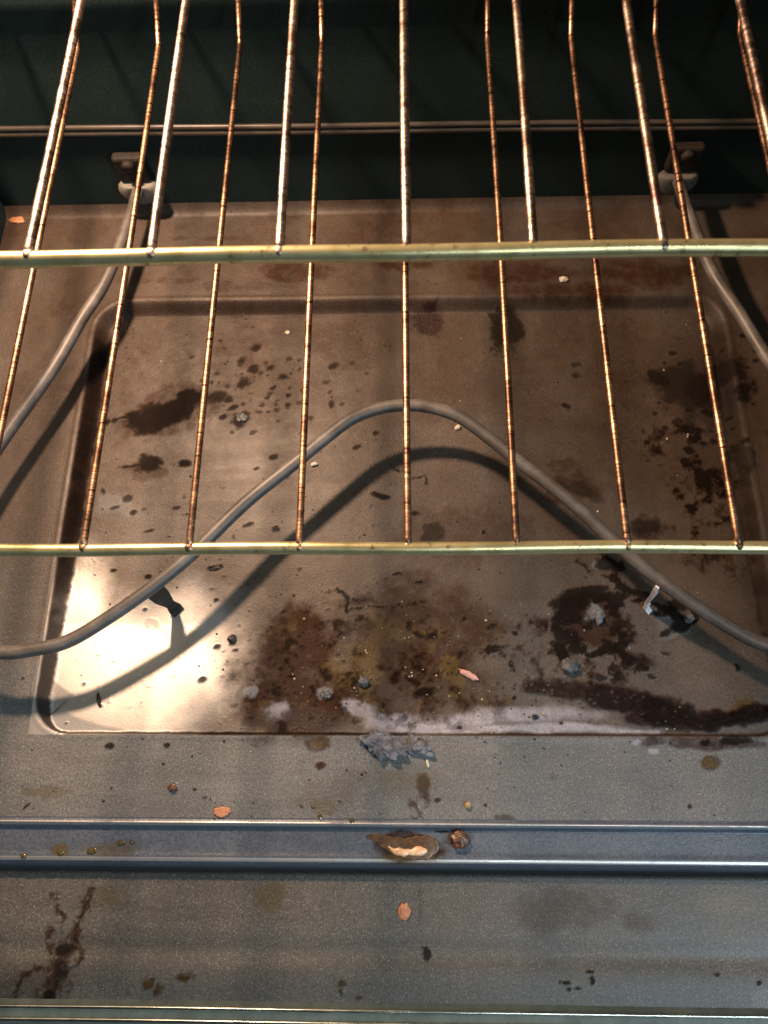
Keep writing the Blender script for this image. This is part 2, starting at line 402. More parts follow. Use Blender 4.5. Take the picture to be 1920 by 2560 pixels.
# ------------------------------------------------------------------ stains and front-edge glare (mm on the sheet they lie on)
# kind, cx, cy, ax, ay, bx, by, strength, warp, soft, seed
STAINS_GLARE_FLOOR = [
    ('char', -182.8, 272.2, 23.29, 10.77, 5.25, -11.17, 0.9, 0.7, 0.25, 1),
    ('char', -162.94, 283.76, 12.76, 2.44, 1.96, -7.76, 0.92, 0.7, 0.25, 2),
    ('char', -188.5, 260.65, 12.52, 5.15, 2.78, -6.32, 0.85, 0.7, 0.3, 3),
    ('film', -177.76, 274.1, 35.88, 16.6, 9.2, -19.75, 0.8, 0.8, 0.5, 4),
    ('char', -189.47, 231.42, 9.9, 2.9, 2.71, -7.5, 0.88, 0.6, 0.3, 5),
    ('film', -191.27, 224.97, 15.3, -0.11, 1.07, -9.14, 0.7, 0.7, 0.5, 6),
    ('char', -162.12, 230.65, 4.77, -0.04, 0.29, -2.95, 0.9, 0.3, 0.3, 7),
    ('char', -126.7, 316.54, 3.26, 1.36, 1.05, -2.71, 0.75, 0.8, 0.45, 8),
    ('char', -116.43, 309.67, 4.23, 1.76, 1.17, -3.06, 0.75, 0.8, 0.45, 9),
    ('char', -94.69, 301.33, 3.25, 1.34, 0.91, -2.46, 0.75, 0.8, 0.45, 10),
    ('char', -104.03, 310.13, 2.44, 1.01, 0.72, -1.92, 0.75, 0.8, 0.45, 11),
    ('char', -123.55, 297.25, 5.81, 2.4, 1.62, -4.15, 0.75, 0.8, 0.45, 12),
    ('char', -133.93, 283.06, 3.51, 1.45, 0.89, -2.23, 0.75, 0.8, 0.45, 13),
    ('char', -130.73, 275.58, 4.13, 1.69, 0.66, -1.66, 0.75, 0.8, 0.45, 14),
    ('char', -142.02, 285.51, 7.19, 2.97, 1.81, -4.46, 0.75, 0.8, 0.45, 15),
    ('char', -116.8, 328.8, 3.95, 1.66, 1.11, -2.94, 0.75, 0.8, 0.45, 16),
    ('char', -88.6, 285.33, 2.57, 1.05, 0.55, -1.49, 0.75, 0.8, 0.45, 17),
    ('char', -100.36, 292.39, 2.26, 0.93, 0.57, -1.5, 0.75, 0.8, 0.45, 18),
    ('char', -137.09, 267.87, 4.11, 1.68, 0.67, -1.64, 0.75, 0.8, 0.45, 19),
    ('char', -89.06, 277.1, 1.92, 0.78, 0.55, -1.47, 0.75, 0.8, 0.45, 20),
    ('char', -123.06, 265.8, 6.01, 2.45, 2.16, -5.44, 0.75, 0.8, 0.45, 21),
    ('char', -105.1, 283.54, 2.24, 0.92, 0.57, -1.48, 0.75, 0.8, 0.45, 22),
    ('char', -55.35, 310.55, 3.28, 1.35, 1.05, -3.06, 0.75, 0.8, 0.45, 23),
    ('char', -56.1, 276.76, 2.25, 0.91, 1.03, -2.93, 0.75, 0.8, 0.45, 24),
    ('char', -95.62, 263.62, 1.38, 0.56, 0.43, -1.13, 0.5, 0.8, 0.5, 25),
    ('char', -139.3, 314.07, 1.0, 0.42, 0.34, -0.85, 0.5, 0.8, 0.5, 26),
    ('char', -37.13, 288.54, 1.26, 0.51, 0.35, -1.03, 0.5, 0.8, 0.5, 27),
    ('char', -85.82, 218.06, 1.47, 0.58, 0.45, -1.16, 0.5, 0.8, 0.5, 28),
    ('char', -81.84, 316.35, 1.8, 0.75, 0.54, -1.51, 0.5, 0.8, 0.5, 29),
    ('char', -71.65, 265.65, 2.05, 0.83, 0.61, -1.67, 0.5, 0.8, 0.5, 30),
    ('char', -155.4, 299.35, 1.81, 0.75, 0.62, -1.52, 0.5, 0.8, 0.5, 31),
    ('char', -48.38, 276.84, 1.7, 0.69, 0.48, -1.38, 0.5, 0.8, 0.5, 32),
    ('char', -102.72, 287.35, 2.07, 0.85, 0.65, -1.71, 0.5, 0.8, 0.5, 33),
    ('char', -152.39, 287.1, 2.07, 0.86, 0.71, -1.73, 0.5, 0.8, 0.5, 34),
    ('char', -120.87, 347.48, 1.48, 0.63, 0.48, -1.28, 0.5, 0.8, 0.5, 35),
    ('char', -90.26, 317.83, 2.21, 0.92, 0.68, -1.86, 0.5, 0.8, 0.5, 36),
    ('char', -89.83, 300.36, 1.09, 0.45, 0.34, -0.91, 0.5, 0.8, 0.5, 37),
    ('char', -79.88, 234.33, 1.45, 0.57, 0.44, -1.15, 0.5, 0.8, 0.5, 38),
    ('char', -121.2, 307.81, 1.6, 0.66, 0.52, -1.35, 0.5, 0.8, 0.5, 39),
    ('char', -122.79, 278.75, 1.68, 0.69, 0.55, -1.39, 0.5, 0.8, 0.5, 40),
    ('char', -165.57, 320.37, 1.84, 0.78, 0.65, -1.58, 0.5, 0.8, 0.5, 41),
    ('char', -41.69, 312.83, 2.29, 0.94, 0.64, -1.91, 0.5, 0.8, 0.5, 42),
    ('char', -110.65, 305.75, 2.08, 0.86, 0.66, -1.75, 0.5, 0.8, 0.5, 43),
    ('char', -30.23, 303.65, 1.7, 0.69, 0.46, -1.4, 0.5, 0.8, 0.5, 44),
    ('char', -106.55, 309.25, 2.05, 0.85, 0.65, -1.72, 0.5, 0.8, 0.5, 45),
    ('char', -125.54, 302.05, 0.99, 0.41, 0.32, -0.83, 0.5, 0.8, 0.5, 46),
    ('char', -40.32, 351.64, 1.07, 0.45, 0.3, -0.91, 0.5, 0.8, 0.5, 47),
    ('char', -90.86, 316.53, 1.12, 0.47, 0.35, -0.95, 0.5, 0.8, 0.5, 48),
    ('char', -113.42, 254.69, 2.03, 0.82, 0.65, -1.65, 0.5, 0.8, 0.5, 49),
    ('char', -55.9, 283.52, 0.96, 0.39, 0.28, -0.79, 0.5, 0.8, 0.5, 50),
    ('char', -107.58, 314.35, 2.12, 0.88, 0.67, -1.79, 0.5, 0.8, 0.5, 51),
    ('char', -61.27, 295.99, 2.27, 0.93, 0.66, -1.88, 0.5, 0.8, 0.5, 52),
    ('char', -104.76, 284.19, 1.71, 0.7, 0.54, -1.41, 0.5, 0.8, 0.5, 53),
    ('char', -78.57, 289.65, 1.46, 0.6, 0.44, -1.2, 0.5, 0.8, 0.5, 54),
    ('char', -115.96, 302.13, 0.96, 0.4, 0.31, -0.81, 0.5, 0.8, 0.5, 55),
    ('char', -81.57, 308.21, 2.23, 0.92, 0.67, -1.86, 0.5, 0.8, 0.5, 56),
    ('char', -75.11, 306.88, 1.55, 0.64, 0.46, -1.29, 0.5, 0.8, 0.5, 57),
    ('char', -148.5, 297.87, 1.7, 0.71, 0.58, -1.43, 0.5, 0.8, 0.5, 58),
    ('char', -144.79, 305.7, 2.18, 0.91, 0.74, -1.84, 0.5, 0.8, 0.5, 59),
    ('char', -135.99, 294.51, 1.87, 0.78, 0.62, -1.57, 0.5, 0.8, 0.5, 60),
    ('char', -97.1, 273.04, 2.2, 0.9, 0.68, -1.81, 0.5, 0.8, 0.5, 61),
    ('char', -142.56, 297.47, 0.92, 0.38, 0.31, -0.77, 0.5, 0.8, 0.5, 62),
    ('char', -137.09, 277.54, 0.92, 0.38, 0.31, -0.76, 0.5, 0.8, 0.5, 63),
    ('char', -137.52, 316.24, 0.99, 0.42, 0.33, -0.84, 0.5, 0.8, 0.5, 64),
    ('char', -127.91, 312.76, 1.84, 0.77, 0.6, -1.55, 0.5, 0.8, 0.5, 65),
    ('char', -129.64, 263.88, 1.86, 0.76, 0.61, -1.53, 0.5, 0.8, 0.5, 66),
    ('char', -88.65, 291.69, 1.82, 0.75, 0.56, -1.51, 0.5, 0.8, 0.5, 67),
    ('char', -75.88, 296.87, 1.53, 0.63, 0.46, -1.27, 0.5, 0.8, 0.5, 68),
    ('char', -125.76, 304.91, 1.4, 0.58, 0.46, -1.18, 0.5, 0.8, 0.5, 69),
    ('char', -111.35, 272.19, 1.69, 0.69, 0.54, -1.39, 0.5, 0.8, 0.5, 70),
    ('char', -109.14, 271.28, 1.92, 0.78, 0.61, -1.58, 0.5, 0.8, 0.5, 71),
    ('char', -57.62, 287.32, 1.9, 0.77, 0.55, -1.56, 0.5, 0.8, 0.5, 72),
    ('char', -108.15, 277.46, 1.97, 0.81, 0.63, -1.62, 0.5, 0.8, 0.5, 73),
    ('char', -98.02, 277.76, 1.48, 0.6, 0.46, -1.22, 0.5, 0.8, 0.5, 74),
    ('char', -105.99, 303.61, 1.35, 0.56, 0.43, -1.13, 0.5, 0.8, 0.5, 75),
    ('char', -129.29, 255.04, 1.46, 0.59, 0.48, -1.19, 0.5, 0.8, 0.5, 76),
    ('char', -88.45, 304.39, 1.37, 0.57, 0.42, -1.15, 0.5, 0.8, 0.5, 77),
    ('char', -144.6, 334.83, 1.54, 0.65, 0.52, -1.33, 0.5, 0.8, 0.5, 78),
    ('char', -97.09, 281.06, 1.61, 0.66, 0.5, -1.33, 0.5, 0.8, 0.5, 79),
    ('char', -76.71, 253.39, 2.0, 0.8, 0.6, -1.61, 0.5, 0.8, 0.5, 80),
    ('char', -88.59, 275.41, 1.98, 0.8, 0.61, -1.62, 0.5, 0.8, 0.5, 81),
    ('char', -141.23, 327.91, 1.39, 0.59, 0.47, -1.19, 0.5, 0.8, 0.5, 82),
    ('char', -80.74, 278.47, 1.97, 0.8, 0.59, -1.61, 0.5, 0.8, 0.5, 83),
    ('char', -103.2, 271.47, 1.45, 0.59, 0.46, -1.19, 0.5, 0.8, 0.5, 84),
    ('film', -105.19, 285.12, 56.39, 10.73, 9.01, -41.72, 0.55, 0.7, 0.6, 85),
    ('film', -54.1, 329.0, 41.0, -0.55, 1.13, -40.5, 0.65, 0.7, 0.6, 86),
    ('char', -195.81, 192.59, 2.47, 0.71, 0.59, -1.58, 0.7, 0.5, 0.3, 87),
    ('char', -209.63, 196.21, 3.57, 1.03, 0.48, -1.24, 0.7, 0.5, 0.3, 88),
    ('char', -219.72, 208.78, 1.58, 0.46, 0.91, -2.36, 0.7, 0.5, 0.3, 89),
    ('char', -201.32, 203.28, 3.5, 1.01, 0.9, -2.4, 0.7, 0.5, 0.3, 90),
    ('char', -92.28, 178.99, 2.5, 0.71, 0.7, -2.26, 0.7, 0.5, 0.3, 91),
    ('char', -112.15, 182.55, 3.58, 1.01, 0.42, -1.3, 0.7, 0.5, 0.3, 92),
    ('char', -97.06, 234.41, 3.29, 0.95, 0.68, -2.27, 0.7, 0.5, 0.3, 93),
    ('char', -36.42, 241.34, 3.13, 0.9, 0.48, -1.83, 0.7, 0.5, 0.3, 94),
    ('char', -23.02, 252.48, 2.3, 0.67, 0.4, -1.59, 0.7, 0.5, 0.3, 95),
    ('char', -109.18, 225.29, 2.11, 0.61, 0.36, -1.16, 0.7, 0.5, 0.3, 96),
    ('char', -164.54, 195.95, 2.85, 0.82, 0.5, -1.42, 0.7, 0.5, 0.3, 97),
    ('char', -182.53, 178.55, 3.29, 0.94, 0.39, -1.06, 0.7, 0.5, 0.3, 98),
    ('ash', -211.77, 199.77, 11.74, -0.07, 1.41, -10.63, 0.4, 0.8, 0.6, 99),
    ('char', -19.24, 203.07, 7.16, -2.1, -0.58, -2.39, 0.9, 0.5, 0.3, 100),
    ('maroon', 15.41, 348.99, 15.78, -0.23, -0.2, -15.11, 0.9, 0.5, 0.25, 101),
    ('char', 78.5, 340.72, 12.76, -0.18, -1.0, -19.63, 0.85, 0.55, 0.25, 102),
    ('film', 81.24, 308.87, 15.64, -0.19, -0.64, -11.98, 0.6, 0.6, 0.3, 103),
    ('char', 188.94, 297.6, 9.11, -4.15, -2.41, -5.53, 0.9, 0.8, 0.3, 104),
    ('char', 208.76, 292.45, 29.67, -9.91, -5.12, -14.04, 0.75, 0.9, 0.4, 105),
    ('char', 237.19, 300.99, 15.56, 2.91, 0.04, -11.62, 0.8, 0.9, 0.4, 106),
    ('char', 209.69, 274.01, 10.01, 3.84, 3.62, -19.61, 0.65, 0.9, 0.5, 107),
    ('char', 208.69, 254.14, 9.52, -2.03, -1.28, -4.4, 0.9, 0.6, 0.3, 108),
    ('char', 203.29, 238.44, 4.67, -2.04, -1.26, -2.74, 0.9, 0.5, 0.3, 109),
    ('char', 246.06, 281.33, 6.71, -0.07, -1.34, -8.63, 0.85, 0.8, 0.3, 110),
    ('char', 240.61, 225.43, 4.86, -0.04, -2.25, -14.26, 0.6, 0.9, 0.3, 111),
    ('maroon', 227.0, 289.31, 25.33, -0.28, -3.3, -23.07, 0.6, 0.9, 0.5, 112),
    ('char', 246.9, 295.71, 3.4, -0.04, -0.41, -2.62, 0.8, 0.5, 0.3, 113),
    ('char', 257.63, 306.44, 2.71, -0.03, -0.34, -2.11, 0.8, 0.5, 0.3, 114),
    ('char', 250.64, 270.21, 1.84, -0.02, -0.22, -1.4, 0.8, 0.5, 0.3, 115),
    ('char', 204.36, 239.83, 2.51, -0.02, -0.25, -1.87, 0.8, 0.5, 0.3, 116),
    ('char', 173.8, 244.47, 2.7, -0.02, -0.23, -2.01, 0.8, 0.5, 0.3, 117),
    ('char', 207.63, 258.22, 3.21, -0.03, -0.32, -2.42, 0.8, 0.5, 0.3, 118),
    ('char', 182.5, 268.09, 2.22, -0.02, -0.2, -1.68, 0.8, 0.5, 0.3, 119),
    ('char', 222.05, 245.27, 3.09, -0.03, -0.33, -2.31, 0.8, 0.5, 0.3, 120),
    ('char', 229.32, 235.91, 3.28, -0.03, -0.36, -2.44, 0.8, 0.5, 0.3, 121),
    ('char', 237.56, 318.45, 1.56, -0.02, -0.18, -1.22, 0.8, 0.5, 0.3, 122),
    ('char', 194.81, 310.93, 1.65, -0.02, -0.16, -1.28, 0.8, 0.5, 0.3, 123),
    ('char', 213.29, 254.68, 2.54, -0.02, -0.26, -1.91, 0.8, 0.5, 0.3, 124),
    ('char', 196.25, 261.12, 3.05, -0.03, -0.29, -2.3, 0.8, 0.5, 0.3, 125),
    ('char', 224.82, 273.76, 1.76, -0.02, -0.19, -1.34, 0.8, 0.5, 0.3, 126),
    ('char', 222.51, 267.29, 3.45, -0.03, -0.37, -2.61, 0.8, 0.5, 0.3, 127),
    ('char', 224.48, 282.28, 2.53, -0.03, -0.28, -1.93, 0.8, 0.5, 0.3, 128),
    ('char', 208.4, 254.43, 2.19, -0.02, -0.22, -1.64, 0.8, 0.5, 0.3, 129),
    ('char', 205.39, 300.93, 2.28, -0.03, -0.23, -1.76, 0.8, 0.5, 0.3, 130),
    ('char', 221.65, 253.42, 1.73, -0.02, -0.19, -1.3, 0.8, 0.5, 0.3, 131),
    ('char', 189.66, 287.87, 2.3, -0.03, -0.21, -1.76, 0.8, 0.5, 0.3, 132),
    ('char', 228.05, 266.34, 2.25, -0.02, -0.25, -1.7, 0.8, 0.5, 0.3, 133),
    ('char', 193.47, 301.23, 2.32, -0.03, -0.22, -1.79, 0.8, 0.5, 0.3, 134),
    ('char', 231.81, 307.47, 2.42, -0.03, -0.27, -1.88, 0.8, 0.5, 0.3, 135),
    ('char', 199.01, 253.41, 2.89, -0.03, -0.28, -2.17, 0.8, 0.5, 0.3, 136),
    ('char', 188.63, 256.04, 2.42, -0.02, -0.22, -1.81, 0.8, 0.5, 0.3, 137),
    ('char', 214.63, 243.68, 2.85, -0.02, -0.3, -2.13, 0.8, 0.5, 0.3, 138),
    ('char', 235.42, 262.45, 2.34, -0.02, -0.27, -1.77, 0.8, 0.5, 0.3, 139),
    ('char', 258.95, 314.58, 2.31, -0.03, -0.29, -1.8, 0.8, 0.5, 0.3, 140),
    ('char', 250.73, 300.37, 2.06, -0.02, -0.25, -1.6, 0.8, 0.5, 0.3, 141),
    ('char', 207.64, 271.18, 3.14, -0.03, -0.32, -2.38, 0.8, 0.5, 0.3, 142),
    ('char', 201.75, 319.76, 3.2, -0.04, -0.31, -2.5, 0.8, 0.5, 0.3, 143),
    ('char', 206.5, 310.08, 2.71, -0.03, -0.27, -2.1, 0.8, 0.5, 0.3, 144),
    ('char', 236.41, 253.98, 1.5, -0.01, -0.17, -1.13, 0.8, 0.5, 0.3, 145),
    ('char', 234.57, 240.76, 1.56, -0.01, -0.18, -1.16, 0.8, 0.5, 0.3, 146),
    ('char', 224.9, 267.67, 3.27, -0.03, -0.36, -2.47, 0.8, 0.5, 0.3, 147),
    ('char', 219.28, 269.03, 3.19, -0.03, -0.34, -2.42, 0.8, 0.5, 0.3, 148),
    ('char', 241.03, 241.25, 2.8, -0.02, -0.33, -2.09, 0.8, 0.5, 0.3, 149),
    ('char', 252.04, 327.95, 2.75, -0.04, -0.34, -2.17, 0.8, 0.5, 0.3, 150),
    ('char', 220.63, 280.38, 3.06, -0.03, -0.33, -2.34, 0.8, 0.5, 0.3, 151),
    ('char', 186.54, 277.07, 1.73, -0.02, -0.16, -1.32, 0.8, 0.5, 0.3, 152),
    ('char', 117.68, 274.58, 3.84, -1.24, -0.58, -1.85, 0.85, 0.5, 0.3, 153),
    ('film', 115.03, 208.44, 21.18, 3.87, 1.3, -15.56, 0.8, 0.8, 0.5, 154),
    ('char', 124.64, 206.61, 13.21, -5.5, -2.77, -6.6, 0.55, 0.9, 0.5, 155),
    ('film', 23.16, 283.73, 34.41, -0.37, -0.57, -30.72, 0.5, 0.8, 0.6, 156),
    ('film', 32.46, 177.56, 52.96, -0.24, -0.61, -23.56, 0.6, 0.8, 0.5, 157),
    ('char', 17.92, 175.06, 9.15, 3.47, 1.88, -5.75, 0.6, 0.8, 0.4, 158),
    ('film', 113.15, 226.38, 13.16, -0.1, -0.55, -7.22, 0.7, 0.7, 0.3, 159),
    ('film', 163.64, 222.4, 9.79, -0.07, -0.78, -7.16, 0.5, 0.7, 0.3, 160),
    ('char', 128.24, 310.3, 3.81, -0.05, -0.2, -2.41, 0.7, 0.5, 0.3, 161),
    ('char', 127.42, 300.31, 4.48, -0.05, -0.23, -2.78, 0.7, 0.5, 0.3, 162),
    ('char', 53.3, 175.76, 1.6, -0.01, -0.07, -1.7, 0.9, 0.3, 0.3, 163),
    ('char', 5.15, 189.77, 3.25, -0.02, -0.01, -1.74, 0.8, 0.5, 0.3, 164),
    ('film', 168.41, 178.63, 14.26, -0.07, -1.17, -10.13, 0.8, 0.8, 0.5, 165),
    ('char', 167.01, 180.34, 11.11, -0.05, -0.7, -6.11, 0.6, 0.9, 0.4, 166),
    ('film', -65.45, 81.37, 41.09, 0.04, 1.62, -39.61, 0.8, 0.9, 0.8, 167),
    ('film', -78.72, 102.81, 23.68, 14.11, 12.44, -19.92, 0.6, 1.0, 0.8, 168),
    ('film', -32.17, 93.55, 36.7, 0.01, 0.67, -38.75, 0.6, 0.9, 0.8, 169),
    ('film', -70.57, 93.54, 25.61, 4.55, 7.49, -33.94, 1.25, 0.75, 0.7, 170),
    ('film', -79.8, 63.45, 28.62, 0.06, 1.12, -21.75, 1.25, 0.75, 0.7, 171),
    ('film', -42.09, 60.6, 32.92, 0.07, 0.39, -15.92, 1.1, 0.8, 0.7, 172),
    ('maroon', -70.03, 47.47, 31.21, -2.01, -0.25, -9.13, 0.9, 0.6, 0.4, 173),
    ('maroon', -80.72, 81.35, 24.41, 0.02, 1.15, -22.3, 0.35, 0.8, 0.5, 174),
    ('char', -117.46, 101.26, 3.09, 0.85, 0.7, -2.03, 0.9, 0.4, 0.3, 175),
    ('char', -130.61, 128.22, 2.1, 0.58, 0.49, -1.4, 0.9, 0.4, 0.3, 176),
    ('char', -179.16, 121.53, 1.87, 0.52, 0.48, -1.26, 0.9, 0.4, 0.3, 177),
    ('char', -179.49, 145.01, 2.54, 0.71, 0.65, -1.73, 0.9, 0.4, 0.3, 178),
    ('char', -204.3, 149.4, 2.12, 0.6, 0.57, -1.45, 0.9, 0.4, 0.3, 179),
    ('char', -211.62, 70.64, 1.4, 0.38, 0.38, -0.91, 0.9, 0.4, 0.3, 180),
    ('char', -127.12, 95.83, 2.46, 0.67, 0.57, -1.61, 0.9, 0.4, 0.3, 181),
    ('char', -134.46, 73.76, 3.23, 0.87, 0.76, -2.08, 0.9, 0.4, 0.3, 182),
    ('char', -117.22, 98.16, 2.47, 0.67, 0.56, -1.61, 0.9, 0.4, 0.3, 183),
    ('char', -114.55, 93.52, 1.85, 0.5, 0.41, -1.2, 0.9, 0.4, 0.3, 184),
    ('char', -234.51, 73.92, 1.81, 0.49, 0.51, -1.18, 0.9, 0.4, 0.3, 185),
    ('char', -250.72, 73.59, 1.2, 0.33, 0.35, -0.79, 0.9, 0.4, 0.3, 186),
    ('char', -235.51, 109.94, 2.47, 0.69, 0.7, -1.65, 0.9, 0.4, 0.3, 187),
    ('char', -198.16, 56.57, 1.19, 0.32, 0.32, -0.77, 0.9, 0.4, 0.3, 188),
    ('char', -151.56, 32.21, 2.35, 0.62, 0.57, -1.47, 0.9, 0.4, 0.3, 189),
    ('char', -188.0, 31.36, 3.52, 0.94, 0.92, -2.21, 0.9, 0.4, 0.3, 190),
    ('char', -218.6, 45.57, 1.38, 0.37, 0.38, -0.88, 0.9, 0.4, 0.3, 191),
    ('char', -133.34, 151.19, 5.17, 1.45, 0.66, -1.93, 0.95, 0.8, 0.3, 192),
    ('ash', -101.85, 65.62, 5.15, 0.01, 0.28, -4.13, 0.95, 0.5, 0.3, 193),
    ('ash', -54.23, 64.98, 6.2, 1.09, 0.87, -4.05, 0.95, 0.5, 0.3, 194),
    ('char', -51.13, 62.04, 5.41, 0.01, 0.08, -2.64, 0.8, 0.5, 0.3, 195),
    ('white', -83.02, 53.21, 7.49, 0.02, 0.33, -6.07, 0.75, 0.6, 0.5, 196),
    ('white', -32.26, 55.52, 9.85, -3.44, -1.65, -4.63, 0.7, 0.7, 0.5, 197),
    ('white', -20.97, 44.75, 10.34, 0.03, 0.07, -7.11, 0.8, 0.8, 0.5, 198),
    ('char', -173.34, 112.28, 5.38, -0.94, -0.23, -3.74, 0.25, 0.8, 0.3, 199),
    ('amber', -35.0, 81.4, 18.22, 0.02, 0.26, -13.43, 0.4, 0.8, 0.6, 200),
    ('char', -76.45, 143.91, 0.87, 0.24, 0.16, -0.54, 0.5, 0.9, 0.5, 201),
    ('char', -89.1, 52.38, 1.93, 0.51, 0.37, -1.11, 0.5, 0.9, 0.5, 202),
    ('char', -71.41, 65.4, 1.1, 0.29, 0.2, -0.64, 0.5, 0.9, 0.5, 203),
    ('char', -113.42, 110.57, 1.35, 0.37, 0.28, -0.82, 0.5, 0.9, 0.5, 204),
    ('char', -92.62, 62.48, 1.25, 0.33, 0.24, -0.72, 0.5, 0.9, 0.5, 205),
    ('char', -83.89, 76.1, 1.48, 0.4, 0.28, -0.87, 0.5, 0.9, 0.5, 206),
    ('char', -42.19, 85.86, 1.86, 0.5, 0.32, -1.1, 0.5, 0.9, 0.5, 207),
    ('char', -47.27, 48.9, 1.83, 0.48, 0.32, -1.05, 0.5, 0.9, 0.5, 208),
    ('char', -91.69, 109.4, 1.49, 0.41, 0.29, -0.9, 0.5, 0.9, 0.5, 209),
    ('char', -117.08, 125.58, 0.99, 0.27, 0.2, -0.61, 0.5, 0.9, 0.5, 210),
    ('char', -31.0, 57.71, 2.08, 0.55, 0.35, -1.19, 0.5, 0.9, 0.5, 211),
    ('char', -106.2, 84.34, 1.81, 0.49, 0.36, -1.07, 0.5, 0.9, 0.5, 212),
    ('char', -62.95, 62.98, 1.03, 0.27, 0.19, -0.6, 0.5, 0.9, 0.5, 213),
    ('char', -96.63, 92.88, 1.1, 0.3, 0.22, -0.65, 0.5, 0.9, 0.5, 214),
    ('char', -104.51, 143.25, 1.23, 0.34, 0.25, -0.76, 0.5, 0.9, 0.5, 215),
    ('char', -83.18, 107.29, 2.05, 0.56, 0.39, -1.23, 0.5, 0.9, 0.5, 216),
    ('char', -94.49, 91.68, 1.07, 0.29, 0.21, -0.64, 0.5, 0.9, 0.5, 217),
    ('char', -38.53, 77.17, 1.31, 0.35, 0.22, -0.77, 0.5, 0.9, 0.5, 218),
    ('char', -58.77, 60.28, 1.2, 0.32, 0.22, -0.7, 0.5, 0.9, 0.5, 219),
    ('char', -71.14, 95.62, 2.24, 0.61, 0.42, -1.33, 0.5, 0.9, 0.5, 220),
    ('char', -113.79, 76.88, 1.43, 0.39, 0.29, -0.84, 0.5, 0.9, 0.5, 221),
    ('char', -45.49, 123.6, 1.62, 0.44, 0.28, -0.98, 0.5, 0.9, 0.5, 222),
    ('char', -121.27, 76.51, 2.0, 0.54, 0.42, -1.18, 0.5, 0.9, 0.5, 223),
    ('char', -111.61, 57.2, 2.13, 0.57, 0.43, -1.24, 0.5, 0.9, 0.5, 224),
    ('char', -94.47, 77.57, 1.09, 0.29, 0.21, -0.64, 0.5, 0.9, 0.5, 225),
    ('char', -84.36, 120.1, 2.22, 0.61, 0.43, -1.35, 0.5, 0.9, 0.5, 226),
    ('char', -59.85, 96.7, 1.04, 0.28, 0.19, -0.62, 0.5, 0.9, 0.5, 227),
    ('char', -73.38, 65.05, 1.77, 0.47, 0.33, -1.03, 0.5, 0.9, 0.5, 228),
    ('char', -32.64, 125.33, 1.16, 0.32, 0.2, -0.7, 0.5, 0.9, 0.5, 229),
    ('char', -56.15, 98.24, 1.39, 0.38, 0.25, -0.83, 0.5, 0.9, 0.5, 230),
    ('char', -75.3, 92.22, 0.89, 0.24, 0.17, -0.53, 0.5, 0.9, 0.5, 231),
    ('char', -61.02, 100.02, 1.29, 0.35, 0.23, -0.77, 0.5, 0.9, 0.5, 232),
    ('char', -114.68, 100.22, 0.76, 0.21, 0.16, -0.46, 0.5, 0.9, 0.5, 233),
    ('char', -88.36, 58.04, 1.44, 0.38, 0.28, -0.83, 0.5, 0.9, 0.5, 234),
    ('char', -61.78, 49.15, 2.12, 0.56, 0.38, -1.21, 0.5, 0.9, 0.5, 235),
    ('char', -101.43, 61.21, 0.91, 0.24, 0.18, -0.53, 0.5, 0.9, 0.5, 236),
    ('char', -78.22, 44.78, 0.89, 0.23, 0.17, -0.51, 0.5, 0.9, 0.5, 237),
    ('char', -22.91, 118.81, 0.91, 0.25, 0.15, -0.55, 0.5, 0.9, 0.5, 238),
    ('char', -45.79, 90.39, 1.91, 0.51, 0.33, -1.12, 0.5, 0.9, 0.5, 239),
    ('char', -72.89, 103.14, 1.77, 0.48, 0.33, -1.06, 0.5, 0.9, 0.5, 240),
    ('char', -107.18, 120.74, 1.17, 0.32, 0.24, -0.71, 0.5, 0.9, 0.5, 241),
    ('char', -74.1, 149.92, 1.83, 0.51, 0.34, -1.13, 0.5, 0.9, 0.5, 242),
    ('char', -87.84, 84.19, 1.48, 0.4, 0.29, -0.87, 0.5, 0.9, 0.5, 243),
    ('char', -100.09, 49.3, 1.71, 0.45, 0.34, -0.99, 0.5, 0.9, 0.5, 244),
    ('char', -91.18, 87.97, 1.71, 0.46, 0.33, -1.01, 0.5, 0.9, 0.5, 245),
    ('char', -86.81, 93.27, 2.08, 0.56, 0.4, -1.24, 0.5, 0.9, 0.5, 246),
    ('char', -82.43, 92.34, 2.14, 0.58, 0.41, -1.27, 0.5, 0.9, 0.5, 247),
    ('char', -55.22, 63.74, 1.79, 0.48, 0.32, -1.04, 0.5, 0.9, 0.5, 248),
    ('char', -106.24, 100.37, 1.72, 0.47, 0.35, -1.03, 0.5, 0.9, 0.5, 249),
    ('char', -98.25, 75.51, 1.0, 0.27, 0.2, -0.59, 0.5, 0.9, 0.5, 250),
    ('char', -28.93, 64.64, 1.85, 0.49, 0.31, -1.07, 0.5, 0.9, 0.5, 251),
    ('char', -122.39, 92.7, 1.28, 0.35, 0.27, -0.77, 0.5, 0.9, 0.5, 252),
    ('char', -74.88, 56.67, 2.0, 0.53, 0.38, -1.16, 0.5, 0.9, 0.5, 253),
    ('char', -38.05, 73.5, 1.11, 0.3, 0.19, -0.64, 0.5, 0.9, 0.5, 254),
    ('char', -70.76, 105.59, 1.26, 0.34, 0.23, -0.75, 0.5, 0.9, 0.5, 255),
    ('char', -103.22, 63.24, 1.86, 0.5, 0.37, -1.09, 0.5, 0.9, 0.5, 256),
    ('char', -106.04, 42.63, 0.88, 0.23, 0.18, -0.51, 0.5, 0.9, 0.5, 257),
    ('char', -74.33, 69.79, 0.9, 0.24, 0.17, -0.53, 0.5, 0.9, 0.5, 258),
    ('char', -65.84, 123.22, 1.05, 0.29, 0.19, -0.63, 0.5, 0.9, 0.5, 259),
    ('char', -60.35, 57.08, 1.82, 0.48, 0.33, -1.05, 0.5, 0.9, 0.5, 260),
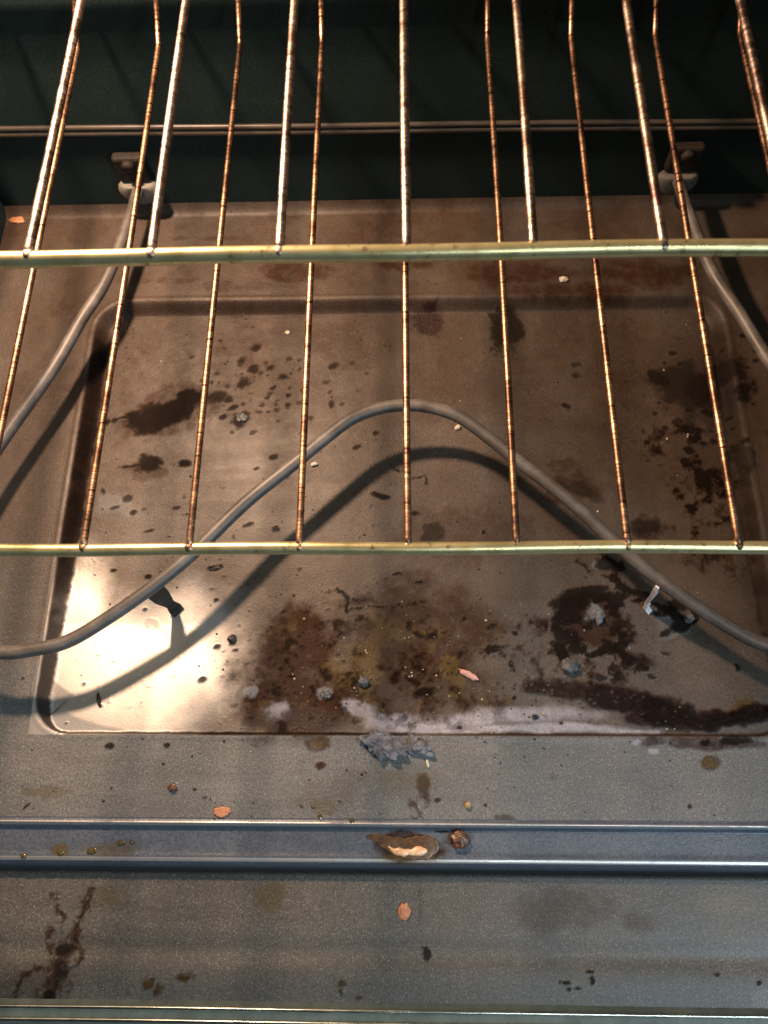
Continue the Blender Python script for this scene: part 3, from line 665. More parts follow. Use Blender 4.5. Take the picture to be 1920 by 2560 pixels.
    ('char', -54.01, 121.49, 1.67, 0.46, 0.3, -1.01, 0.5, 0.9, 0.5, 261),
    ('char', -53.79, 61.1, 1.02, 0.27, 0.18, -0.59, 0.5, 0.9, 0.5, 262),
    ('char', -112.58, 87.09, 1.04, 0.28, 0.21, -0.62, 0.5, 0.9, 0.5, 263),
    ('char', -71.13, 37.95, 0.76, 0.2, 0.14, -0.44, 0.5, 0.9, 0.5, 264),
    ('char', -53.69, 134.27, 2.24, 0.62, 0.4, -1.36, 0.5, 0.9, 0.5, 265),
    ('char', -100.45, 59.81, 1.58, 0.42, 0.31, -0.92, 0.5, 0.9, 0.5, 266),
    ('char', -133.93, 135.95, 1.82, 0.51, 0.39, -1.12, 0.5, 0.9, 0.5, 267),
    ('char', -88.82, 34.42, 1.41, 0.37, 0.27, -0.8, 0.5, 0.9, 0.5, 268),
    ('char', -114.57, 106.39, 0.76, 0.21, 0.16, -0.46, 0.5, 0.9, 0.5, 269),
    ('char', -68.94, 119.84, 1.51, 0.41, 0.28, -0.91, 0.5, 0.9, 0.5, 270),
    ('amber', -56.16, 33.54, 6.4, 0.02, 0.12, -3.33, 0.5, 0.9, 0.5, 271),
    ('film', -55.43, 33.55, 8.72, 0.03, 0.17, -4.72, 0.8, 0.5, 0.3, 272),
    ('film', -54.24, 20.45, 3.17, 0.01, 0.1, -2.72, 0.9, 0.4, 0.3, 273),
    ('maroon', -54.23, 20.18, 2.02, 0.01, 0.07, -1.91, 0.7, 0.4, 0.3, 274),
    ('maroon', -145.08, 6.45, 3.17, 0.02, 0.19, -1.88, 0.8, 0.5, 0.3, 275),
    ('film', 12.08, 99.7, 45.81, -0.0, -0.65, -49.12, 0.85, 0.7, 0.5, 276),
    ('film', -6.29, 126.41, 31.2, -0.05, -0.02, -25.16, 0.8, 0.7, 0.5, 277),
    ('char', 57.65, 94.34, 6.03, 1.06, 0.39, -3.0, 0.9, 0.7, 0.3, 278),
    ('char', 71.56, 104.78, 2.73, 0.48, 0.22, -1.83, 0.9, 0.7, 0.3, 279),
    ('char', 37.76, 114.47, 2.14, 0.38, 0.22, -1.54, 0.9, 0.7, 0.3, 280),
    ('char', 7.9, 140.1, 2.49, 0.45, 0.23, -1.44, 0.9, 0.7, 0.3, 281),
    ('char', 144.32, 86.06, 6.89, 1.2, 0.35, -5.0, 0.9, 0.7, 0.3, 282),
    ('char', 151.29, 81.59, 6.27, 1.09, 0.19, -2.93, 0.9, 0.7, 0.3, 283),
    ('char', 119.97, 133.39, 13.94, 2.48, 0.34, -4.1, 0.9, 0.7, 0.3, 284),
    ('char', 111.65, 126.22, 12.33, 2.19, 0.7, -7.78, 0.9, 0.7, 0.3, 285),
    ('char', 100.01, 104.31, 5.46, 0.96, 1.2, -12.05, 0.9, 0.7, 0.3, 286),
    ('char', 102.12, 92.07, 5.42, 0.95, 0.68, -6.84, 0.9, 0.7, 0.3, 287),
    ('char', 107.7, 115.18, 7.65, 1.35, 0.58, -6.14, 0.9, 0.7, 0.3, 288),
    ('char', 141.21, 129.35, 7.72, 1.37, 0.26, -3.76, 0.9, 0.7, 0.3, 289),
    ('char', 138.57, 118.29, 4.6, 0.81, 0.44, -6.16, 0.9, 0.7, 0.3, 290),
    ('char', 144.8, 149.53, 5.64, 1.01, 0.43, -6.42, 0.9, 0.7, 0.3, 291),
    ('char', 135.74, 152.84, 7.85, 1.4, 0.4, -5.49, 0.9, 0.7, 0.3, 292),
    ('char', 180.14, 109.68, 11.43, 2.01, 0.23, -5.16, 0.9, 0.7, 0.3, 293),
    ('char', 190.91, 116.66, 3.06, 0.54, 0.23, -6.43, 0.9, 0.7, 0.3, 294),
    ('char', 170.41, 104.29, 4.55, 0.8, 0.15, -3.02, 0.9, 0.7, 0.3, 295),
    ('char', 156.41, 127.73, 6.17, 1.09, 0.11, -1.87, 0.9, 0.7, 0.3, 296),
    ('char', 181.09, 122.95, 8.46, 1.49, 0.22, -5.26, 0.9, 0.7, 0.3, 297),
    ('char', 15.96, 102.79, 3.94, 0.7, 0.34, -2.13, 0.9, 0.7, 0.3, 298),
    ('char', 11.64, 66.58, 7.39, 1.29, 0.48, -2.89, 0.9, 0.7, 0.3, 299),
    ('char', 117.8, 90.57, 2.1, 0.37, 0.18, -2.08, 0.9, 0.7, 0.3, 300),
    ('char', 134.18, 74.15, 3.57, 0.62, 0.09, -1.16, 0.9, 0.7, 0.3, 301),
    ('char', 212.79, 81.65, 2.09, 0.36, 0.05, -2.34, 0.9, 0.7, 0.3, 302),
    ('char', 225.4, 55.45, 1.76, 0.3, 0.03, -2.53, 0.9, 0.7, 0.3, 303),
    ('film', 122.58, 110.49, 22.81, -0.02, -1.77, -19.93, 0.9, 0.6, 0.4, 304),
    ('maroon', 113.56, 112.06, 13.72, -0.01, -0.9, -10.83, 0.6, 0.8, 0.4, 305),
    ('ash', 124.87, 119.09, 5.51, -0.01, -0.62, -6.89, 0.95, 0.5, 0.3, 306),
    ('white', 123.55, 121.45, 3.37, -0.0, -0.34, -3.78, 0.6, 0.5, 0.3, 307),
    ('ash', 175.12, 105.82, 10.17, 4.56, 1.38, -4.17, 0.5, 0.8, 0.3, 308),
    ('ash', 132.54, 152.03, 6.26, -0.02, -0.31, -3.28, 0.8, 0.5, 0.3, 309),
    ('ash', 173.25, 115.12, 9.11, -0.01, -1.15, -9.3, 0.5, 0.9, 0.5, 310),
    ('maroon', 83.34, 69.65, 13.37, 0.02, -0.39, -6.15, 1.0, 0.6, 0.3, 311),
    ('char', 87.75, 68.92, 12.02, 0.02, -0.33, -4.92, 0.35, 0.8, 0.4, 312),
    ('maroon', 103.9, 66.75, 17.35, -2.4, -1.75, -7.93, 1.0, 0.6, 0.3, 313),
    ('char', 108.28, 66.03, 15.59, -2.16, -1.42, -6.34, 0.35, 0.8, 0.4, 314),
    ('maroon', 130.07, 62.43, 20.79, -5.2, -2.94, -8.41, 1.0, 0.6, 0.3, 315),
    ('char', 134.41, 61.72, 18.69, -4.67, -2.37, -6.73, 0.575, 0.8, 0.4, 316),
    ('maroon', 154.54, 58.15, 20.28, -5.88, -3.69, -9.09, 1.0, 0.6, 0.3, 317),
    ('char', 158.84, 57.44, 18.23, -5.28, -2.97, -7.27, 0.7875, 0.8, 0.4, 318),
    ('maroon', 169.7, 51.02, 19.28, -4.08, -2.95, -8.6, 1.0, 0.6, 0.3, 319),
    ('char', 173.96, 50.32, 17.33, -3.66, -2.38, -6.88, 0.85, 0.8, 0.4, 320),
    ('maroon', 150.64, 49.55, 18.19, -3.15, -1.64, -5.59, 1.0, 0.6, 0.3, 321),
    ('char', 154.92, 48.85, 16.35, -2.83, -1.32, -4.47, 0.7625, 0.8, 0.4, 322),
    ('maroon', 177.75, 46.08, 15.63, -1.3, -1.06, -4.78, 1.0, 0.6, 0.3, 323),
    ('char', 181.98, 45.39, 14.05, -1.17, -0.86, -3.82, 0.85, 0.8, 0.4, 324),
    ('maroon', 195.59, 49.68, 15.68, -1.04, -1.34, -6.21, 1.0, 0.6, 0.3, 325),
    ('char', 199.82, 48.98, 14.1, -0.94, -1.09, -4.96, 0.85, 0.8, 0.4, 326),
    ('maroon', 213.14, 51.15, 16.09, 2.22, -0.09, -6.16, 1.0, 0.6, 0.3, 327),
    ('char', 217.36, 50.45, 14.47, 2.0, -0.09, -4.93, 0.85, 0.8, 0.4, 328),
    ('maroon', 225.16, 54.03, 8.67, 0.02, -0.85, -5.12, 1.0, 0.6, 0.3, 329),
    ('char', 229.38, 53.33, 7.79, 0.02, -0.69, -4.09, 0.85, 0.8, 0.4, 330),
    ('amber', 210.7, 53.99, 10.26, 1.76, 0.18, -7.83, 0.6, 0.7, 0.4, 331),
    ('char', 211.92, 52.57, 8.63, 2.95, 1.25, -5.86, 0.6, 0.9, 0.5, 332),
    ('white', 6.92, 43.13, 23.51, 1.66, 0.22, -3.51, 0.9750000000000001, 0.7, 0.65, 333),  # whitish residue and the glare on the pan's front edge, both painted
    ('white', 43.85, 48.95, 27.86, 3.87, 0.57, -5.25, 0.9099999999999999, 0.7, 0.65, 334),
    ('white', 79.27, 51.92, 33.71, 0.09, -0.32, -5.14, 0.9750000000000001, 0.7, 0.65, 335),
    ('white', 87.49, 43.39, 34.86, -0.48, -0.23, -2.63, 1, 0.7, 0.65, 336),
    ('white', 116.61, 43.48, 24.27, -2.43, -0.51, -2.61, 1, 0.7, 0.65, 337),
    ('white', 139.61, 41.44, 15.83, -0.49, -0.2, -1.39, 1, 0.7, 0.65, 338),
    ('white', 61.21, 43.3, 29.2, 0.09, -0.11, -2.28, 1, 0.7, 0.65, 339),
    ('white', 21.58, 41.04, 26.37, 0.09, -0.03, -1.58, 1, 0.7, 0.65, 340),
    ('white', -6.34, 47.37, 11.82, 0.04, -0.0, -4.07, 0.78, 0.7, 0.65, 341),
    ('ash', 133.17, 59.61, 0.98, 0.0, -0.04, -0.45, 0.8, 0.5, 0.5, 342),
    ('ash', 130.99, 65.98, 1.01, 0.0, -0.08, -0.86, 0.8, 0.5, 0.5, 343),
    ('ash', 181.06, 46.18, 1.03, 0.0, -0.06, -0.45, 0.8, 0.5, 0.5, 344),
    ('ash', 116.57, 61.27, 0.99, 0.0, -0.07, -0.84, 0.8, 0.5, 0.5, 345),
    ('ash', 116.82, 70.85, 0.69, 0.0, -0.07, -0.82, 0.8, 0.5, 0.5, 346),
    ('ash', 150.2, 63.19, 1.13, 0.0, -0.07, -0.59, 0.8, 0.5, 0.5, 347),
    ('ash', 175.31, 60.1, 0.9, 0.0, -0.1, -0.76, 0.8, 0.5, 0.5, 348),
    ('ash', 131.86, 60.18, 0.64, 0.0, -0.05, -0.52, 0.8, 0.5, 0.5, 349),
    ('ash', 87.62, 67.16, 0.99, 0.0, -0.04, -0.63, 0.8, 0.5, 0.5, 350),
    ('ash', 148.02, 52.18, 1.13, 0.0, -0.07, -0.6, 0.8, 0.5, 0.5, 351),
    ('ash', 100.88, 72.51, 0.87, 0.0, -0.05, -0.61, 0.8, 0.5, 0.5, 352),
    ('ash', 134.34, 62.79, 0.59, 0.0, -0.05, -0.53, 0.8, 0.5, 0.5, 353),
    ('ash', 167.31, 50.78, 0.72, 0.0, -0.06, -0.52, 0.8, 0.5, 0.5, 354),
    ('ash', 92.55, 65.12, 0.61, 0.0, -0.03, -0.49, 0.8, 0.5, 0.5, 355),
    ('ash', 92.94, 67.06, 0.61, 0.0, -0.05, -0.64, 0.8, 0.5, 0.5, 356),
    ('ash', 122.0, 64.51, 0.89, 0.0, -0.06, -0.61, 0.8, 0.5, 0.5, 357),
    ('ash', 80.21, 70.76, 0.67, 0.0, -0.04, -0.65, 0.8, 0.5, 0.5, 358),
    ('ash', 91.64, 71.02, 0.69, 0.0, -0.03, -0.46, 0.8, 0.5, 0.5, 359),
    ('ash', 156.89, 46.84, 0.92, 0.0, -0.1, -0.82, 0.8, 0.5, 0.5, 360),
    ('ash', 109.33, 60.14, 1.19, 0.0, -0.06, -0.71, 0.8, 0.5, 0.5, 361),
    ('ash', 119.06, 59.01, 1.3, 0.0, -0.06, -0.69, 0.8, 0.5, 0.5, 362),
    ('ash', 76.45, 69.82, 0.72, 0.0, -0.03, -0.46, 0.8, 0.5, 0.5, 363),
    ('ash', 76.92, 79.84, 0.75, 0.0, -0.05, -0.88, 0.8, 0.5, 0.5, 364),
    ('ash', 134.13, 73.75, 1.29, 0.0, -0.05, -0.46, 0.8, 0.5, 0.5, 365),
    ('ash', 103.89, 73.46, 0.66, 0.0, -0.04, -0.57, 0.8, 0.5, 0.5, 366),
    ('ash', 175.27, 50.79, 0.82, 0.0, -0.09, -0.72, 0.8, 0.5, 0.5, 367),
    ('ash', 183.57, 44.81, 1.11, 0.0, -0.11, -0.78, 0.8, 0.5, 0.5, 368),
    ('ash', 142.38, 62.55, 0.89, 0.0, -0.06, -0.54, 0.8, 0.5, 0.5, 369),
    ('ash', 162.06, 55.27, 0.71, 0.0, -0.09, -0.74, 0.8, 0.5, 0.5, 370),
    ('ash', 144.77, 64.59, 0.95, 0.0, -0.05, -0.5, 0.8, 0.5, 0.5, 371),
    ('film', 123.62, 113.61, 22.86, -0.02, -1.72, -19.25, 0.9, 0.7, 0.4, 372),
    ('char', 140.79, 124.53, 4.75, 1.2, 0.58, -4.0, 0.92, 0.9, 0.3, 373),
    ('char', 138.95, 125.99, 5.86, 3.33, 1.55, -3.32, 0.92, 0.9, 0.3, 374),
    ('char', 135.91, 130.38, 6.3, -1.59, -1.3, -3.98, 0.92, 0.9, 0.3, 375),
    ('char', 129.78, 129.73, 3.6, -2.44, -2.73, -3.96, 0.92, 0.9, 0.3, 376),
    ('char', 125.18, 131.32, 2.82, -1.15, -1.66, -3.63, 0.92, 0.9, 0.3, 377),
    ('char', 122.45, 130.49, 3.99, -3.63, -2.52, -2.89, 0.92, 0.9, 0.3, 378),
    ('char', 117.21, 124.99, 3.66, -0.43, -0.7, -3.61, 0.92, 0.9, 0.3, 379),
    ('char', 113.51, 130.91, 5.39, -2.71, -1.73, -3.26, 0.92, 0.9, 0.3, 380),
    ('char', 109.29, 125.4, 4.65, -4.02, -1.66, -1.97, 0.92, 0.9, 0.3, 381),
    ('char', 107.01, 123.54, 6.58, -0.34, -0.3, -2.43, 0.92, 0.9, 0.3, 382),
    ('char', 103.58, 116.52, 5.2, 1.97, 1.06, -3.55, 0.92, 0.9, 0.3, 383),
    ('char', 102.79, 117.7, 4.36, -2.83, -1.89, -2.83, 0.92, 0.9, 0.3, 384),
    ('char', 102.07, 114.88, 6.26, 0.34, -0.06, -2.7, 0.92, 0.9, 0.3, 385),
    ('char', 97.73, 108.31, 3.07, -0.07, -0.28, -3.02, 0.92, 0.9, 0.3, 386),
    ('char', 103.56, 104.37, 5.84, 1.22, 0.41, -3.13, 0.92, 0.9, 0.3, 387),
    ('char', 102.36, 102.87, 4.03, -0.98, -1.37, -4.47, 0.92, 0.9, 0.3, 388),
    ('char', 105.08, 98.86, 3.17, 2.09, 1.26, -2.1, 0.92, 0.9, 0.3, 389),
    ('char', 108.71, 100.51, 6.03, 3.97, 1.8, -3.0, 0.92, 0.9, 0.3, 390),
    ('char', 110.86, 95.47, 5.78, 4.0, 2.23, -3.5, 0.92, 0.9, 0.3, 391),
    ('char', 113.62, 93.65, 3.9, 2.48, 2.18, -3.78, 0.92, 0.9, 0.3, 392),
    ('char', 119.61, 89.51, 3.41, 1.07, 0.51, -2.23, 0.92, 0.9, 0.3, 393),
    ('char', 124.66, 91.85, 5.25, 1.83, 0.55, -2.09, 0.92, 0.9, 0.3, 394),
    ('char', 129.24, 93.14, 4.05, 1.42, 0.96, -3.68, 0.92, 0.9, 0.3, 395),
    ('char', 133.46, 95.98, 3.08, -2.23, -1.97, -2.6, 0.92, 0.9, 0.3, 396),
    ('char', 138.81, 96.63, 4.81, 3.56, 2.4, -3.53, 0.92, 0.9, 0.3, 397),
    ('char', 141.7, 103.32, 3.38, -0.18, -0.45, -2.91, 0.92, 0.9, 0.3, 398),
    ('char', 139.87, 142.74, 3.11, -2.0, -2.19, -3.35, 0.9, 0.9, 0.3, 399),
    ('char', 144.85, 136.97, 4.68, -3.0, -2.13, -3.24, 0.9, 0.9, 0.3, 400),
    ('char', 148.15, 135.51, 4.42, -2.84, -1.11, -1.68, 0.9, 0.9, 0.3, 401),
    ('char', 153.51, 132.61, 3.59, -2.31, -1.32, -1.98, 0.9, 0.9, 0.3, 402),
    ('char', 156.42, 131.98, 4.28, -2.76, -1.71, -2.55, 0.9, 0.9, 0.3, 403),
    ('char', 162.02, 130.69, 4.89, -3.15, -1.16, -1.72, 0.9, 0.9, 0.3, 404),
    ('char', 161.41, 127.35, 3.26, -2.1, -1.54, -2.29, 0.9, 0.9, 0.3, 405),
    ('char', 166.85, 124.33, 2.24, -1.44, -1.51, -2.23, 0.9, 0.9, 0.3, 406),
    ('char', 167.03, 118.44, 3.19, -2.04, -1.44, -2.12, 0.9, 0.9, 0.3, 407),
    ('char', 172.66, 119.87, 3.79, -2.44, -1.99, -2.91, 0.9, 0.9, 0.3, 408),
    ('char', 177.24, 120.63, 2.67, -1.72, -1.29, -1.89, 0.9, 0.9, 0.3, 409),
    ('char', 177.44, 120.31, 3.44, -2.22, -2.2, -3.2, 0.9, 0.9, 0.3, 410),
    ('char', 178.19, 114.21, 2.43, -1.56, -1.14, -1.65, 0.9, 0.9, 0.3, 411),
    ('char', 180.49, 115.38, 4.57, -2.94, -1.73, -2.5, 0.9, 0.9, 0.3, 412),
    ('char', 131.13, 93.49, 4.07, -1.55, -0.99, -2.17, 0.8, 0.9, 0.3, 413),
    ('char', 131.12, 77.88, 2.12, -0.8, -0.66, -1.42, 0.8, 0.9, 0.3, 414),
    ('char', 130.5, 98.76, 3.28, -1.25, -0.84, -1.85, 0.8, 0.9, 0.3, 415),
    ('char', 135.48, 76.32, 3.98, -1.49, -0.87, -1.87, 0.8, 0.9, 0.3, 416),
    ('char', 150.64, 82.46, 2.54, -0.96, -0.95, -2.0, 0.8, 0.9, 0.3, 417),
    ('char', 123.5, 75.46, 4.07, -1.52, -1.22, -2.66, 0.8, 0.9, 0.3, 418),
    ('char', 141.69, 82.54, 3.32, -1.25, -0.96, -2.05, 0.8, 0.9, 0.3, 419),
    ('char', 134.19, 81.19, 3.72, -1.4, -1.23, -2.65, 0.8, 0.9, 0.3, 420),
    ('char', 157.38, 76.3, 2.69, -1.02, -0.94, -1.97, 0.8, 0.9, 0.3, 421),
    ('char', 168.94, 90.88, 3.5, -1.35, -0.71, -1.46, 0.8, 0.9, 0.3, 422),
    ('char', 80.62, 50.06, 2.64, 0.01, -0.13, -2.06, 0.9, 0.3, 0.3, 423),
    ('char', 96.47, 46.54, 1.46, 0.0, -0.08, -1.14, 0.9, 0.3, 0.3, 424),
    ('char', 32.65, 43.49, 2.05, 0.01, -0.05, -1.59, 0.9, 0.3, 0.3, 425),
    ('char', 68.07, 62.3, 1.78, 0.0, -0.07, -1.4, 0.9, 0.3, 0.3, 426),
    ('char', 109.07, 78.29, 1.68, 0.44, 0.19, -1.02, 0.5, 0.9, 0.5, 427),
    ('char', 27.3, 67.51, 1.01, 0.27, 0.15, -0.62, 0.5, 0.9, 0.5, 428),
    ('char', 112.23, 69.26, 1.16, 0.3, 0.13, -0.7, 0.5, 0.9, 0.5, 429),
    ('char', 23.26, 94.38, 0.87, 0.23, 0.13, -0.54, 0.5, 0.9, 0.5, 430),
    ('char', 18.62, 78.38, 0.97, 0.26, 0.15, -0.6, 0.5, 0.9, 0.5, 431),
    ('char', 11.94, 88.63, 0.8, 0.21, 0.13, -0.5, 0.5, 0.9, 0.5, 432),
    ('char', 56.47, 89.41, 1.46, 0.39, 0.2, -0.9, 0.5, 0.9, 0.5, 433),
    ('char', 99.12, 132.0, 0.74, 0.2, 0.09, -0.47, 0.5, 0.9, 0.5, 434),
    ('char', 22.97, 79.18, 1.02, 0.27, 0.16, -0.63, 0.5, 0.9, 0.5, 435),
    ('char', 50.56, 89.58, 1.03, 0.27, 0.14, -0.64, 0.5, 0.9, 0.5, 436),
    ('char', 58.36, 71.78, 1.82, 0.48, 0.25, -1.11, 0.5, 0.9, 0.5, 437),
    ('char', 4.26, 82.62, 1.77, 0.47, 0.29, -1.09, 0.5, 0.9, 0.5, 438),
    ('char', 8.53, 54.24, 1.43, 0.38, 0.23, -0.87, 0.5, 0.9, 0.5, 439),
    ('char', 4.03, 89.01, 0.77, 0.21, 0.13, -0.48, 0.5, 0.9, 0.5, 440),
    ('char', 87.59, 80.99, 1.68, 0.44, 0.21, -1.03, 0.5, 0.9, 0.5, 441),
    ('char', 102.63, 74.55, 0.76, 0.2, 0.09, -0.46, 0.5, 0.9, 0.5, 442),
    ('char', 117.11, 109.53, 0.85, 0.23, 0.09, -0.53, 0.5, 0.9, 0.5, 443),
    ('char', 37.98, 92.33, 1.88, 0.5, 0.28, -1.17, 0.5, 0.9, 0.5, 444),
    ('char', 22.77, 78.9, 0.85, 0.23, 0.13, -0.52, 0.5, 0.9, 0.5, 445),
    ('char', 32.46, 78.21, 1.77, 0.47, 0.26, -1.09, 0.5, 0.9, 0.5, 446),
    ('char', -4.94, 68.52, 1.85, 0.49, 0.31, -1.14, 0.5, 0.9, 0.5, 447),
    ('char', 113.62, 39.28, 0.97, 0.25, 0.11, -0.57, 0.5, 0.9, 0.5, 448),
    ('char', 32.3, 63.01, 1.51, 0.4, 0.23, -0.92, 0.5, 0.9, 0.5, 449),
    ('char', 27.58, 95.49, 0.74, 0.2, 0.11, -0.46, 0.5, 0.9, 0.5, 450),
    ('char', 31.77, 87.95, 1.38, 0.37, 0.21, -0.85, 0.5, 0.9, 0.5, 451),
    ('char', 49.49, 128.2, 1.38, 0.37, 0.2, -0.88, 0.5, 0.9, 0.5, 452),
    ('char', 46.53, 130.67, 0.97, 0.26, 0.14, -0.62, 0.5, 0.9, 0.5, 453),
    ('char', 66.1, 96.77, 1.82, 0.49, 0.24, -1.13, 0.5, 0.9, 0.5, 454),
    ('char', 98.22, 63.02, 1.68, 0.44, 0.2, -1.01, 0.5, 0.9, 0.5, 455),
    ('char', 7.01, 36.53, 0.98, 0.26, 0.16, -0.59, 0.5, 0.9, 0.5, 456),
    ('char', 11.47, 30.39, 1.14, 0.3, 0.18, -0.68, 0.5, 0.9, 0.5, 457),
    ('char', 101.78, 67.34, 0.83, 0.22, 0.1, -0.51, 0.5, 0.9, 0.5, 458),
    ('char', -13.42, 60.33, 1.84, 0.49, 0.31, -1.12, 0.5, 0.9, 0.5, 459),
    ('char', 79.78, 117.51, 1.36, 0.37, 0.17, -0.85, 0.5, 0.9, 0.5, 460),
    ('char', 87.36, 64.34, 1.21, 0.32, 0.15, -0.73, 0.5, 0.9, 0.5, 461),
    ('char', 4.46, 72.07, 1.4, 0.37, 0.23, -0.86, 0.5, 0.9, 0.5, 462),
    ('char', 29.29, 109.77, 1.1, 0.3, 0.17, -0.69, 0.5, 0.9, 0.5, 463),
    ('char', 33.57, 88.37, 1.42, 0.38, 0.21, -0.88, 0.5, 0.9, 0.5, 464),
    ('char', 114.39, 47.32, 1.65, 0.43, 0.18, -0.98, 0.5, 0.9, 0.5, 465),
    ('char', 24.16, 105.36, 1.88, 0.51, 0.29, -1.18, 0.5, 0.9, 0.5, 466),
    ('char', 21.07, 68.59, 1.55, 0.41, 0.24, -0.95, 0.5, 0.9, 0.5, 467),
    ('char', 30.67, 69.03, 1.45, 0.38, 0.22, -0.89, 0.5, 0.9, 0.5, 468),
    ('char', 22.66, 63.49, 1.25, 0.33, 0.19, -0.76, 0.5, 0.9, 0.5, 469),
    ('char', 57.32, 92.66, 1.75, 0.47, 0.24, -1.08, 0.5, 0.9, 0.5, 470),
    ('char', 120.86, 111.95, 1.47, 0.39, 0.16, -0.92, 0.5, 0.9, 0.5, 471),
    ('char', -5.95, 91.85, 1.21, 0.32, 0.2, -0.76, 0.5, 0.9, 0.5, 472),
    ('char', 99.83, 86.18, 1.72, 0.45, 0.2, -1.06, 0.5, 0.9, 0.5, 473),
    ('char', 37.27, 95.36, 1.88, 0.5, 0.28, -1.17, 0.5, 0.9, 0.5, 474),
    ('char', 34.47, 81.21, 1.74, 0.46, 0.26, -1.07, 0.5, 0.9, 0.5, 475),
    ('char', 42.47, 60.12, 1.7, 0.45, 0.25, -1.03, 0.5, 0.9, 0.5, 476),
    ('char', 82.28, 99.97, 1.32, 0.35, 0.17, -0.82, 0.5, 0.9, 0.5, 477),
    ('char', 38.6, 72.98, 1.14, 0.3, 0.17, -0.7, 0.5, 0.9, 0.5, 478),
    ('char', 72.24, 66.59, 0.87, 0.23, 0.11, -0.53, 0.5, 0.9, 0.5, 479),
    ('char', 14.97, 109.07, 1.16, 0.31, 0.18, -0.73, 0.5, 0.9, 0.5, 480),
    ('char', 68.08, 81.56, 1.08, 0.29, 0.14, -0.67, 0.5, 0.9, 0.5, 481),
    ('char', 23.1, 80.32, 0.74, 0.2, 0.11, -0.46, 0.5, 0.9, 0.5, 482),
    ('char', 56.98, 63.26, 1.55, 0.41, 0.21, -0.94, 0.5, 0.9, 0.5, 483),
    ('char', 98.33, 100.92, 1.72, 0.46, 0.2, -1.07, 0.5, 0.9, 0.5, 484),
    ('char', 111.44, 120.2, 0.87, 0.23, 0.1, -0.55, 0.5, 0.9, 0.5, 485),
    ('char', 103.38, 75.32, 1.15, 0.3, 0.13, -0.7, 0.5, 0.9, 0.5, 486),
    ('char', 48.9, 73.26, 0.92, 0.24, 0.13, -0.56, 0.5, 0.9, 0.5, 487),
    ('char', 97.56, 99.46, 1.43, 0.38, 0.17, -0.89, 0.5, 0.9, 0.5, 488),
    ('char', -3.88, 66.93, 0.7, 0.19, 0.12, -0.43, 0.5, 0.9, 0.5, 489),
    ('char', 97.63, 83.86, 0.93, 0.24, 0.11, -0.57, 0.5, 0.9, 0.5, 490),
    ('char', 22.48, 108.61, 1.23, 0.33, 0.19, -0.78, 0.5, 0.9, 0.5, 491),
    ('char', 69.36, 70.28, 1.47, 0.39, 0.19, -0.9, 0.5, 0.9, 0.5, 492),
    ('char', 42.35, 37.58, 1.47, 0.38, 0.21, -0.88, 0.5, 0.9, 0.5, 493),
    ('char', -4.08, 52.13, 1.19, 0.31, 0.2, -0.72, 0.5, 0.9, 0.5, 494),
    ('char', 86.68, 79.23, 0.72, 0.19, 0.09, -0.44, 0.5, 0.9, 0.5, 495),
    ('char', 50.1, 87.94, 1.21, 0.32, 0.17, -0.75, 0.5, 0.9, 0.5, 496),
    ('char', 105.54, 78.22, 1.2, 0.32, 0.14, -0.73, 0.5, 0.9, 0.5, 497),
    ('char', 64.98, 105.77, 1.78, 0.48, 0.24, -1.11, 0.5, 0.9, 0.5, 498),
    ('char', 12.29, 95.13, 1.47, 0.39, 0.23, -0.92, 0.5, 0.9, 0.5, 499),
    ('char', -11.79, 81.34, 1.8, 0.48, 0.3, -1.11, 0.5, 0.9, 0.5, 500),
    ('char', 56.42, 96.12, 0.99, 0.26, 0.14, -0.61, 0.5, 0.9, 0.5, 501),
    ('char', 48.73, 91.8, 1.73, 0.46, 0.24, -1.07, 0.5, 0.9, 0.5, 502),
    ('char', 58.76, 101.52, 1.5, 0.4, 0.21, -0.94, 0.5, 0.9, 0.5, 503),
    ('char', 53.99, 27.37, 0.91, 0.23, 0.13, -0.54, 0.5, 0.9, 0.5, 504),
    ('char', 25.16, 77.75, 1.32, 0.35, 0.2, -0.82, 0.5, 0.9, 0.5, 505),
    ('char', 69.49, 94.67, 1.13, 0.3, 0.15, -0.7, 0.5, 0.9, 0.5, 506),
    ('char', 86.8, 50.79, 1.54, 0.4, 0.19, -0.92, 0.5, 0.9, 0.5, 507),
    ('char', 12.74, 111.94, 0.79, 0.21, 0.12, -0.5, 0.5, 0.9, 0.5, 508),
    ('char', 43.88, 93.19, 1.74, 0.47, 0.25, -1.08, 0.5, 0.9, 0.5, 509),
    ('char', 13.91, 73.81, 1.66, 0.44, 0.26, -1.02, 0.5, 0.9, 0.5, 510),
    ('char', 109.16, 51.95, 1.15, 0.3, 0.13, -0.69, 0.5, 0.9, 0.5, 511),
    ('char', 13.07, 53.92, 0.9, 0.24, 0.14, -0.55, 0.5, 0.9, 0.5, 512),
    ('char', -10.33, 110.23, 1.73, 0.47, 0.29, -1.1, 0.5, 0.9, 0.5, 513),
    ('char', 97.96, 87.36, 0.78, 0.21, 0.09, -0.48, 0.5, 0.9, 0.5, 514),
    ('char', 39.74, 98.47, 1.01, 0.27, 0.15, -0.63, 0.5, 0.9, 0.5, 515),
    ('char', 20.4, 78.43, 1.52, 0.4, 0.23, -0.93, 0.5, 0.9, 0.5, 516),
    ('film', 185.31, 34.45, 35.16, -0.46, -0.61, -3.83, 0.8, 0.8, 0.4, 517),
    ('char', 199.64, 35.88, 12.79, 0.69, -0.32, -3.29, 0.85, 0.8, 0.3, 518),
    ('char', 183.19, 34.44, 3.39, 0.01, -0.34, -2.47, 0.9, 0.5, 0.3, 519),
    ('film', 152.82, 35.02, 9.93, 0.04, -0.42, -3.57, 0.8, 0.7, 0.3, 520),
